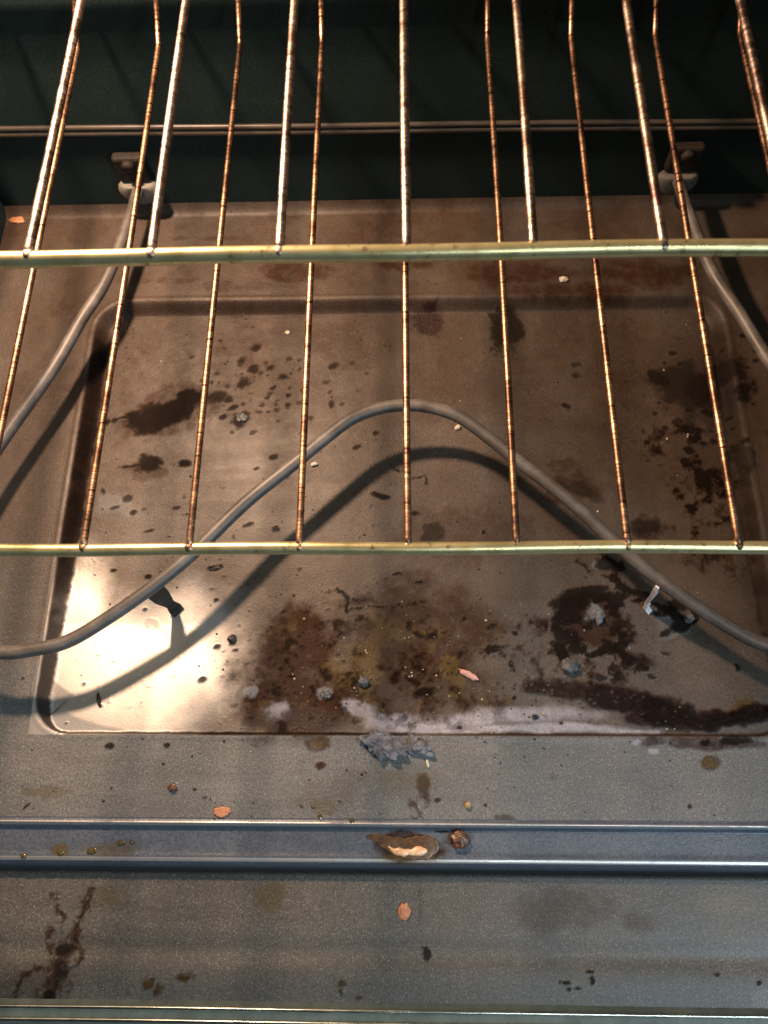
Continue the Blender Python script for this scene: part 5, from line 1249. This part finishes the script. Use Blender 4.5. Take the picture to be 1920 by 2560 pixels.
def wall_back():
    bm = bmesh.new()
    prof = [(456, 3), (456.6, 10), (457, 60), (457.2, 73), (457.4, 81), (459, 100), (465.5, 170), (465.8, 250), (466, 600), (475, 600), (475, -6), (456, -6)]
    xs = np.linspace(-330, 330, 41)
    rows = [[bm.verts.new((x / 1000, y / 1000, (z + (0 if z < 60 or z > 99 else -0.011 * x)) / 1000)) for (y, z) in prof] for x in xs]
    for r0, r1 in zip(rows[:-1], rows[1:]):
        for i in range(len(prof)):
            j = (i + 1) % len(prof)
            bm.faces.new((r0[i], r0[j], r1[j], r1[i]))
    bm.faces.new(rows[0]); bm.faces.new(rows[-1][::-1])
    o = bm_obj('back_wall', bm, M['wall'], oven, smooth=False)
    for p in o.data.polygons:
        p.use_smooth = abs(p.normal.x) < 0.5
    bm = bmesh.new()
    for dz, rr in ((0.0, 2.4), (4.7, 1.9)):
        tube(bm, [(x / 1000, 0.4566, (75.0 + dz - 0.011 * x + 0.3 * math.sin(x * .02)) / 1000) for x in xs], rr / 1000, 12)
    bm_obj('wall_bead', bm, M['bead'], o)
    return o
wall_back()
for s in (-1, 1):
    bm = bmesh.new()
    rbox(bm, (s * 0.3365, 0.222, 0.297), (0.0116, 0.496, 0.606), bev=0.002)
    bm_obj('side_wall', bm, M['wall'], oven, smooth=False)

bm = bmesh.new()
rbox(bm, (0, 0.2835, 0.607), (0.682, 0.397, 0.0116), bev=0.003)
bm_obj('unseen_cavity_ceiling', bm, M['unseen_ceiling'], oven, smooth=False)

# ------------------------------------------------------------------ oven racks
def rack(name, label, zb, yb, yrear, kick, bar_r, wire_r, mat, ks, rear_len):
    root = empty(name, label, 'oven rack', (0, yb, zb), group='oven racks')
    def loc(p):
        return Vector(p) - Vector((0, yb, zb))
    bm = bmesh.new()
    n = 60
    tube(bm, [loc((-0.292 + 0.584 * i / n, yb + 0.0004 * math.sin(i * .35), zb + 0.0004 * math.sin(i * .21 + 1))) for i in range(n + 1)], bar_r, 20)
    bm_obj('front_bar', bm, M['bar'], root)
    rnd = random.Random(name)
    for kx in ks:
        x = kx * 0.05
        bm = bmesh.new()
        j = [rnd.uniform(-1, 1) for _ in range(6)]
        x0 = x + 0.0005 * j[0]
        dz = bar_r * 0.55
        path = [(x0, yb - 0.0012, zb + dz * 0.75), (x0, yb + 0.004, zb + dz)]
        m = 24
        for i in range(1, m):
            t = i / m
            path.append((x0 + 0.0007 * j[1] * math.sin(math.pi * t) + (x - x0) * t,
                         yb + 0.004 + (yrear - yb - 0.007) * t,
                         zb + dz + (0.0007 * j[2]) * math.sin(math.pi * t)))
        path.append((x, yrear - 0.003, zb + dz))
        path.append((x, yrear, zb + dz + 0.0004))
        for q in (0.003, rear_len):
            path.append((x, yrear + q * math.cos(kick), zb + dz + 0.0004 + q * math.sin(kick)))
        tube(bm, [loc(p) for p in path], wire_r, 12)
        # the weld where the wire meets the bar
        tb = bmesh.new()
        bmesh.ops.create_icosphere(tb, subdivisions=2, radius=1.0)
        bmesh.ops.scale(tb, vec=(wire_r * 1.45, wire_r * 1.5, wire_r * 0.95), verts=tb.verts)
        bmesh.ops.translate(tb, vec=loc((x0, yb + 0.0004, zb + dz * 0.98)), verts=tb.verts)
        me = bpy.data.meshes.new('t'); tb.to_mesh(me); tb.free(); bm.from_mesh(me); bpy.data.meshes.remove(me)
        bm_obj('wire', bm, mat, root)
    yr = yrear + rear_len * math.cos(kick); zr = zb + rear_len * math.sin(kick)
    for s in (-1, 1):
        bm = bmesh.new()
        tube(bm, [loc(p) for p in catmull([(s * 0.292, yb, zb), (s * 0.2925, yb + 0.1, zb), (s * 0.2925, yrear, zb), (s * 0.292, yr, zr)], 6)], bar_r, 14)
        bm_obj('side_rail', bm, M['bar'], root)
    bm = bmesh.new()
    tube(bm, [loc((-0.292, yr, zr)), loc((0, yr, zr)), loc((0.292, yr, zr))], bar_r, 14)
    bm_obj('rear_bar', bm, M['bar'], root)
    return root

rack('oven_rack', 'lower wire rack, whose front bar crosses mid-photo over the curved element', 0.164, 0.1086, 0.431, R(30), 0.0030, 0.0017,
     M['wire'], range(-5, 6), 0.034)
rack('oven_rack', 'upper wire rack with thicker banded wires and front bar nearest the back', 0.253, 0.2018, 0.425, R(16), 0.0034, 0.0019,
     M['wire_grey'], range(-5, 6), 0.022)

# ------------------------------------------------------------------ bake element
el = empty('heating_element', 'grey tubular bake element bent in a wave just above the oven floor', 'heating element')
EZ = 0.0330
half = [(208, 456), (208.3, 447), (213, 411), (222.5, 360.5), (236, 326), (251, 284), (277, 228), (289, 196), (298, 160), (296, 122), (281, 95), (254, 84.6), (229, 86.5),
        (209.5, 91.5), (187.5, 105.5), (161, 126), (136, 149.5), (106, 182.5), (74.5, 211), (56, 228), (37.5, 243.5), (18.5, 251.5), (0, 253.8)]
pts = [(-x, y) for x, y in half] + [(x, y) for x, y in half[-2::-1]]
path = catmull([(x / 1000, y / 1000, EZ if y < 440 else EZ) for x, y in pts], 7)
bm = bmesh.new()
tube(bm, path, 0.0043, 18)
bm_obj('tube', bm, M['tube'], el)
def strap(x, y, yaw, w, mat, label):
    bm = bmesh.new()
    zb = floor_z1(x, y - 0.006) + 0.0006
    prof = [(0.000, EZ + 0.0005), (-0.0005, EZ - 0.004), (-0.0022, EZ - 0.016), (-0.0032, zb + 0.009), (-0.0046, zb + 0.0065), (-0.0050, zb + 0.0012), (-0.0085, zb)]
    ws = [w * .8, w, w * .92, w * .5, w * .6, w * .75, w * .7]
    rot = Matrix.Rotation(yaw, 3, 'Z')
    th = 0.0011 if mat == M['shaded_steel'] else 0.0026
    rows = []
    for (yy, z), ww in zip(prof, ws):
        ring = []
        for sx, sy in ((-.5, -.5), (.5, -.5), (.5, .5), (-.5, .5)):
            v = rot @ Vector((sx * ww, yy + sy * th, 0))
            ring.append(bm.verts.new((x + v.x, y + v.y, z)))
        rows.append(ring)
    for a, b in zip(rows[:-1], rows[1:]):
        for i in range(4):
            bm.faces.new((a[i], a[(i + 1) % 4], b[(i + 1) % 4], b[i]))
    bm.faces.new(rows[0]); bm.faces.new(rows[-1])
    o = bm_obj('support_leg', bm, mat, el, smooth=False)
    o['label'] = label
    return o
strap(-0.1615, 0.1250, R(46), 0.0125, M['shaded_steel'], 'shaded dark support leg standing in the bright patch')
strap(0.1562, 0.1262, R(41), 0.0055, M['lit_steel'], 'pale lit support leg seen edge on')
for s in (-1, 1):
    x = s * 0.209
    bm = bmesh.new()
    rbox(bm, (x, 0.4525, 0.049), (0.024, 0.0085, 0.024), bev=0.0025)
    blk = bm_obj('terminal_block', bm, M['block'], el, smooth=False)
    bm = bmesh.new()
    tb = bmesh.new()
    bmesh.ops.create_uvsphere(tb, u_segments=28, v_segments=14, radius=1.0)
    for v in tb.verts:
        v.co.y = max(-0.7, min(0.7, v.co.y)); v.co.z = min(v.co.z, 0.55)
    bmesh.ops.scale(tb, vec=(0.0165, 0.0075, 0.0135), verts=tb.verts)
    bmesh.ops.translate(tb, vec=(x, 0.4495, 0.029), verts=tb.verts)
    me = bpy.data.meshes.new('t'); tb.to_mesh(me); tb.free(); bm.from_mesh(me); bpy.data.meshes.remove(me)
    bm_obj('insulator', bm, M['ceramic'], blk, smooth=True)
    bm = bmesh.new()
    tube(bm, [(x, 0.4490, 0.055), (x, 0.4455, 0.055), (x, 0.4445, 0.0548)], lambda t: 0.0048 if t < .9 else 0.0036, 16)
    bm_obj('screw', bm, M['block'], blk)

# ------------------------------------------------------------------ debris lying about
def lump(name, mat, loc, size, seed, rough=0.35, rotz=0.0, sub=4, sharp=1.0, flat=False):
    bm = bmesh.new()
    bmesh.ops.create_icosphere(bm, subdivisions=sub, radius=1.0)
    off = Vector((seed * 3.7, seed * 1.3, seed * 2.1))
    for v in bm.verts:
        n = v.co.normalized()
        d = mnoise.fractal(n * 1.6 * sharp + off, 1.0, 2.1, 3) * rough
        v.co = n * (1 + d)
        if flat:
            v.co.z = max(v.co.z, -0.25)
    bmesh.ops.scale(bm, vec=size, verts=bm.verts)
    bmesh.ops.rotate(bm, cent=(0, 0, 0), matrix=Matrix.Rotation(rotz, 3, 'Z'), verts=bm.verts)
    zmin = min(v.co.z for v in bm.verts)
    bmesh.ops.translate(bm, vec=(0, 0, -zmin - size[2] * 0.12), verts=bm.verts)
    o = bm_obj(name, bm, mat)
    o.location = loc
    return o

def crumple(name, mat, loc, size, seed, rotz, folds=9):
    rnd = random.Random(seed)
    bm = bmesh.new()
    for k in range(folds):
        s = rnd.uniform(.35, .62)
        q = Matrix.Rotation(rnd.uniform(0, 6.28), 3, 'Z') @ Matrix.Rotation(rnd.uniform(-.5, .5), 3, 'X')
        c = Vector((rnd.uniform(-.55, .55), rnd.uniform(-.5, .5), rnd.uniform(-.2, .35)))
        tb = bmesh.ops.create_icosphere(bm, subdivisions=4, radius=1.0)
        for v in tb['verts']:
            n = v.co.copy()
            d = 1 + .45 * mnoise.noise(n * 1.5 + c * 9) - .14 * abs(mnoise.noise(n * 3.1 + c * 5))
            v.co = c + q @ Vector((n.x * s * 1.3 * d, n.y * s * .62 * d, n.z * s * .85 * d))
    bmesh.ops.scale(bm, vec=size, verts=bm.verts)
    bmesh.ops.rotate(bm, cent=(0, 0, 0), matrix=Matrix.Rotation(rotz, 3, 'Z'), verts=bm.verts)
    zmin = min(v.co.z for v in bm.verts)
    bmesh.ops.translate(bm, vec=(0, 0, -zmin - size[2] * 0.2), verts=bm.verts)
    o = bm_obj(name, bm, mat)
    o.location = loc
    return o

DEBRIS = [
    ('ash_lump', 'ash lump', 'large crumpled blue-grey ash lump just below the recess edge', 'ash', -16.4, 30.9, 13.5, 9.5, 5.5, -15, 0.75, ''),
    ('ash_lump', 'ash lump', 'smaller pale grey ash lump touching the large crumpled lump', 'ash', 5.3, 31.0, 9.5, 7, 4.2, -35, 0.75, ''),
    ('pale_splinter', 'splinter', 'tiny pale splinter right of the smaller ash lump', 'pale', 12.1, 21.8, 0.9, 2.6, 0.6, 15, 0.2, ''),
    ('pink_crumb', 'food crumb', 'long pinkish curved crumb on the brown stained pan', 'pink', 40.1, 76.7, 7, 1.9, 1.2, -28, 0.35, ''),
    ('orange_flake', 'food flake', 'orange wedge-shaped flake on the floor above the front ridge', 'orange', -113.5, -6.8, 5.2, 2.9, 0.7, 5, 0.4, ''),
    ('orange_flake', 'food flake', 'small orange flake lying on the door panel', 'orange', -2.5, -61.7, 3.2, 4.6, 0.6, 0, 0.35, ''),
    ('brown_nugget', 'food crumb', 'glossy brown nugget on the flange right of the melted drip', 'brown', 30.6, -21.3, 5.6, 4.6, 2.4, 20, 0.35, ''),
    ('yellow_bit', 'food crumb', 'yellow bit under the brown nugget on the flange', 'tan', 28.9, -24.7, 2.2, 1.6, 1.8, 0, 0.4, ''),
    ('char_lump', 'burnt lump', 'round grey burnt lump at the top of the maroon strip', 'greychar', 105.2, 82.7, 5.6, 5.0, 3.0, 0, 0.25, ''),
    ('char_lump', 'burnt lump', 'round grey bead on brown film left of the pink crumb', 'greychar', -28.8, 72.4, 3.6, 3.4, 2.2, 0, 0.25, ''),
    ('char_lump', 'burnt lump', 'dark grey crusty lump in the brown film, between two paler ash spots', 'greychar', -53.5, 64.7, 4.5, 3.5, 1.8, 0, 0.6, ''),
    ('char_lump', 'burnt lump', 'grey crusted lump inside the dark ring near the right element leg', 'ash', 126.9, 115.9, 4.5, 6.0, 2.6, 10, 0.6, ''),
    ('char_lump', 'burnt lump', 'lavender grey lump in black crust right of the right element leg', 'ash', 186.8, 114.3, 3.2, 2.6, 1.4, 30, 0.45, ''),
    ('char_lump', 'burnt lump', 'flat dark burnt flake above the curve of the element at left', 'greychar', -122.3, 266.8, 4.2, 3.2, 0.8, 0, 0.5, ''),
    ('char_flake', 'burnt flake', 'thin curled black flake inside the glowing bright patch', 'black', -200.0, 60.0, 1.2, 4.2, 1.0, 15, 0.5, ''),
    ('char_flake', 'burnt flake', 'black angular flake just below the lower rack bar', 'black', -133.3, 150.5, 4.4, 1.8, 1.2, 25, 0.6, ''),
    ('char_flake', 'burnt flake', 'small black flake right of the bright patch, above element shadow end', 'black', -117.5, 101.3, 2.6, 2.4, 1.2, 0, 0.5, ''),
    ('pale_crumb', 'food crumb', 'pale crumb touching the element left of its top bend', 'pale', -66.9, 227.7, 2.6, 1.5, 1.0, 15, 0.4, ''),
    ('pale_crumb', 'food crumb', 'pale crumb under the element right of its top bend', 'pale', 37.6, 256.3, 2.4, 1.8, 1.0, 30, 0.4, ''),
    ('pale_crumb', 'food crumb', 'white crumb at the dark rear edge under the upper rack bar', 'pale', 122.8, 380.1, 3.2, 2.4, 1.4, 0, 0.4, ''),
    ('pale_crumb', 'food crumb', 'pale crumb on reddish film in the rear left of the pan', 'pale', -92.3, 341.7, 1.8, 1.4, 0.9, 0, 0.4, ''),
    ('red_crumb', 'food crumb', 'reddish crumb on the back strip of floor at far left', 'orange', -320.2, 446.8, 6, 3, 0.8, 0, 0.4, ''),
    ('brown_nugget', 'food crumb', 'small reddish brown nugget above the orange wedge flake', 'brown', -145.1, 6.6, 2.4, 2.0, 1.4, 0, 0.4, ''),
    ('tan_crumb', 'food crumb', 'tan crumb near the front ridge right of the brown drip', 'tan', 36.1, -2.2, 1.8, 1.8, 1.2, 0, 0.4, ''),
    ('grease_drop', 'grease drop', 'largest glossy yellow grease drop near the front ridge', 'grease', -53.5, -9.1, 1.4, 1.9, 0.6, 20, 0.3, 'grease drops at the oven front'),
    ('grease_drop', 'grease drop', 'small grease drop at the upper right of the yellow cluster', 'grease', -58.1, -3.4, 1.1, 0.8, 0.6, 20, 0.3, 'grease drops at the oven front'),
    ('grease_drop', 'grease drop', 'small grease drop at the upper left of the yellow cluster', 'grease', -65.0, -3.2, 1.1, 0.8, 0.6, 20, 0.3, 'grease drops at the oven front'),
    ('grease_drop', 'grease drop', 'flat pale grease drop close to the ridge, right of the cluster', 'grease', -34.2, -11.5, 1.6, 1.0, 0.6, 20, 0.3, 'grease drops at the oven front'),
    ('grease_drop', 'grease drop', 'round yellow grease drop on the flange at left', 'grease', -211.2, -30.2, 1.9, 1.6, 0.6, 15, 0.3, 'grease drops at the oven front'),
    ('grease_drop', 'grease drop', 'tiny grease drop at the far left end of the flange', 'grease', -233.2, -32.7, 1.8, 1.0, 0.6, 15, 0.3, 'grease drops at the oven front'),
    ('grease_drop', 'grease drop', 'left end of the greenish grease smear on the flange', 'grease', -192.0, -29.6, 3.0, 1.5, 0.6, 15, 0.3, 'grease drops at the oven front'),
    ('grease_drop', 'grease drop', 'bright glossy grease drop above the greenish smear on the flange', 'grease', -174.5, -24.9, 2.6, 1.2, 0.6, 15, 0.3, 'grease drops at the oven front'),
    ('grease_drop', 'grease drop', 'rightmost small grease drop above the greenish smear on the flange', 'grease', -167.9, -24.2, 1.3, 1.0, 0.6, 15, 0.3, 'grease drops at the oven front'),
]
def surf(x, y):
    if y > -0.0102:
        return floor_z1(x, y)
    if y > -0.0402:
        return float(flange_z(np.array([[x * 1000]]), np.array([[y * 1000]]))[0, 0]) / 1000
    return float(door_z(np.array([[x * 1000]]), np.array([[y * 1000]]))[0, 0]) / 1000
for i, (nm, cat, label, mat, x, y, sx, sy, sz, rz, rough, group) in enumerate(DEBRIS):
    x /= 1000; y /= 1000
    o = crumple(nm, M[mat], (x, y, surf(x, y)), (sx / 1000, sy / 1000, sz / 1000), i + 3, R(rz)) if rough > .55 else lump(nm, M[mat], (x, y, surf(x, y)), (sx / 1000, sy / 1000, sz / 1000), i + 3, rough, R(rz), sharp=1.3 if rough > .4 else 1.0)
    tag(o, label, cat, group or None)

# the melted drip: a scorched rim with a pale raised core
def drip():
    root = empty('melted_drip', 'pale orange melted drip with a brown scorched rim on the front flange', 'food residue', (-0.0036, -0.0267, -0.0030))
    for nm, mat, pts_, h in (('scorched_rim', 'cheese_rim', [(-0.0215, 0.0068, 0.0012), (-0.016, 0.0060, 0.0024), (-0.010, 0.0035, 0.0038), (-0.003, 0.0008, 0.0052), (0.004, 0.0000, 0.0060),
                                                            (0.011, 0.0004, 0.0070), (0.016, 0.0012, 0.0062), (0.0190, 0.0014, 0.0042), (0.0212, 0.0014, 0.0022), (0.0220, 0.0014, 0.0005)], 0.06),
                             ('pale_core', 'cheese', [(-0.0085, 0.0010, 0.0006), (-0.0060, -0.0006, 0.0013), (-0.0010, -0.0022, 0.0024), (0.0040, -0.0020, 0.0018), (0.0090, -0.0018, 0.0029),
                                                      (0.0125, -0.0014, 0.0022), (0.0148, -0.0010, 0.0008)], 0.62)):
        bm = bmesh.new()
        c_ = catmull(pts_, 6)
        rad = [max(0.0003, p.z) for p in c_]
        n_ = len(c_) - 1
        tube(bm, [(p.x, p.y, 0) for p in c_], lambda q: rad[min(n_, int(round(q * n_)))], 20)
        for v in bm.verts:
            w_ = 1 + 0.16 * mnoise.noise(Vector((v.co.x * 420, v.co.y * 420, 3.0)))
            v.co = Vector((v.co.x, v.co.y + 0.0012 * mnoise.noise(Vector((v.co.x * 300, v.co.y * 300, 8))), v.co.z * h * w_))
        bm_obj(nm, bm, M[mat], root)
    return root
drip()

# countless tiny crumbs: one object
def crumbs():
    rnd = random.Random(5)
    bm = bmesh.new()
    for i in range(520):
        c = rnd.random()
        if c < 0.5:
            x, y = rnd.gauss(20, 75), rnd.gauss(75, 30)
        elif c < 0.8:
            x, y = rnd.uniform(-235, 235), rnd.uniform(42, 360)
        else:
            x, y = rnd.uniform(-250, 250), rnd.uniform(-12, 36)
        if not (-240 < x < 240 and -12 < y < 362):
            continue
        r = rnd.uniform(0.25, 0.75) * (1.5 if rnd.random() < .08 else 1) / 1000
        tb = bmesh.ops.create_icosphere(bm, subdivisions=1, radius=r)
        z = floor_z1(x / 1000, y / 1000)
        S = Vector((rnd.uniform(.7, 1.5), rnd.uniform(.7, 1.3), rnd.uniform(.5, .9)))
        for v in tb['verts']:
            k = 1 + rnd.uniform(-.25, .25)
            v.co = Vector((v.co.x * S.x * k + x / 1000, v.co.y * S.y * k + y / 1000, v.co.z * S.z * k + z + r * .4))
    o = bm_obj('crumb_dust', bm, M['crumbs'])
    tag(o, 'tiny scattered burnt crumbs all over the oven floor', 'crumbs', kind='stuff')
N = NT('mixed_crumbs')
_f = N.noise(N.coord(), 130, 1, 0.5)
N.set('Base Color', N.ramp(_f, [(0.36, (0.012, 0.009, 0.007)), (0.50, (0.05, 0.03, 0.018)), (0.60, (0.30, 0.24, 0.16)), (0.68, (0.5, 0.42, 0.3))]))
N.set('Roughness', 0.45)
M['crumbs'] = N.m
crumbs()
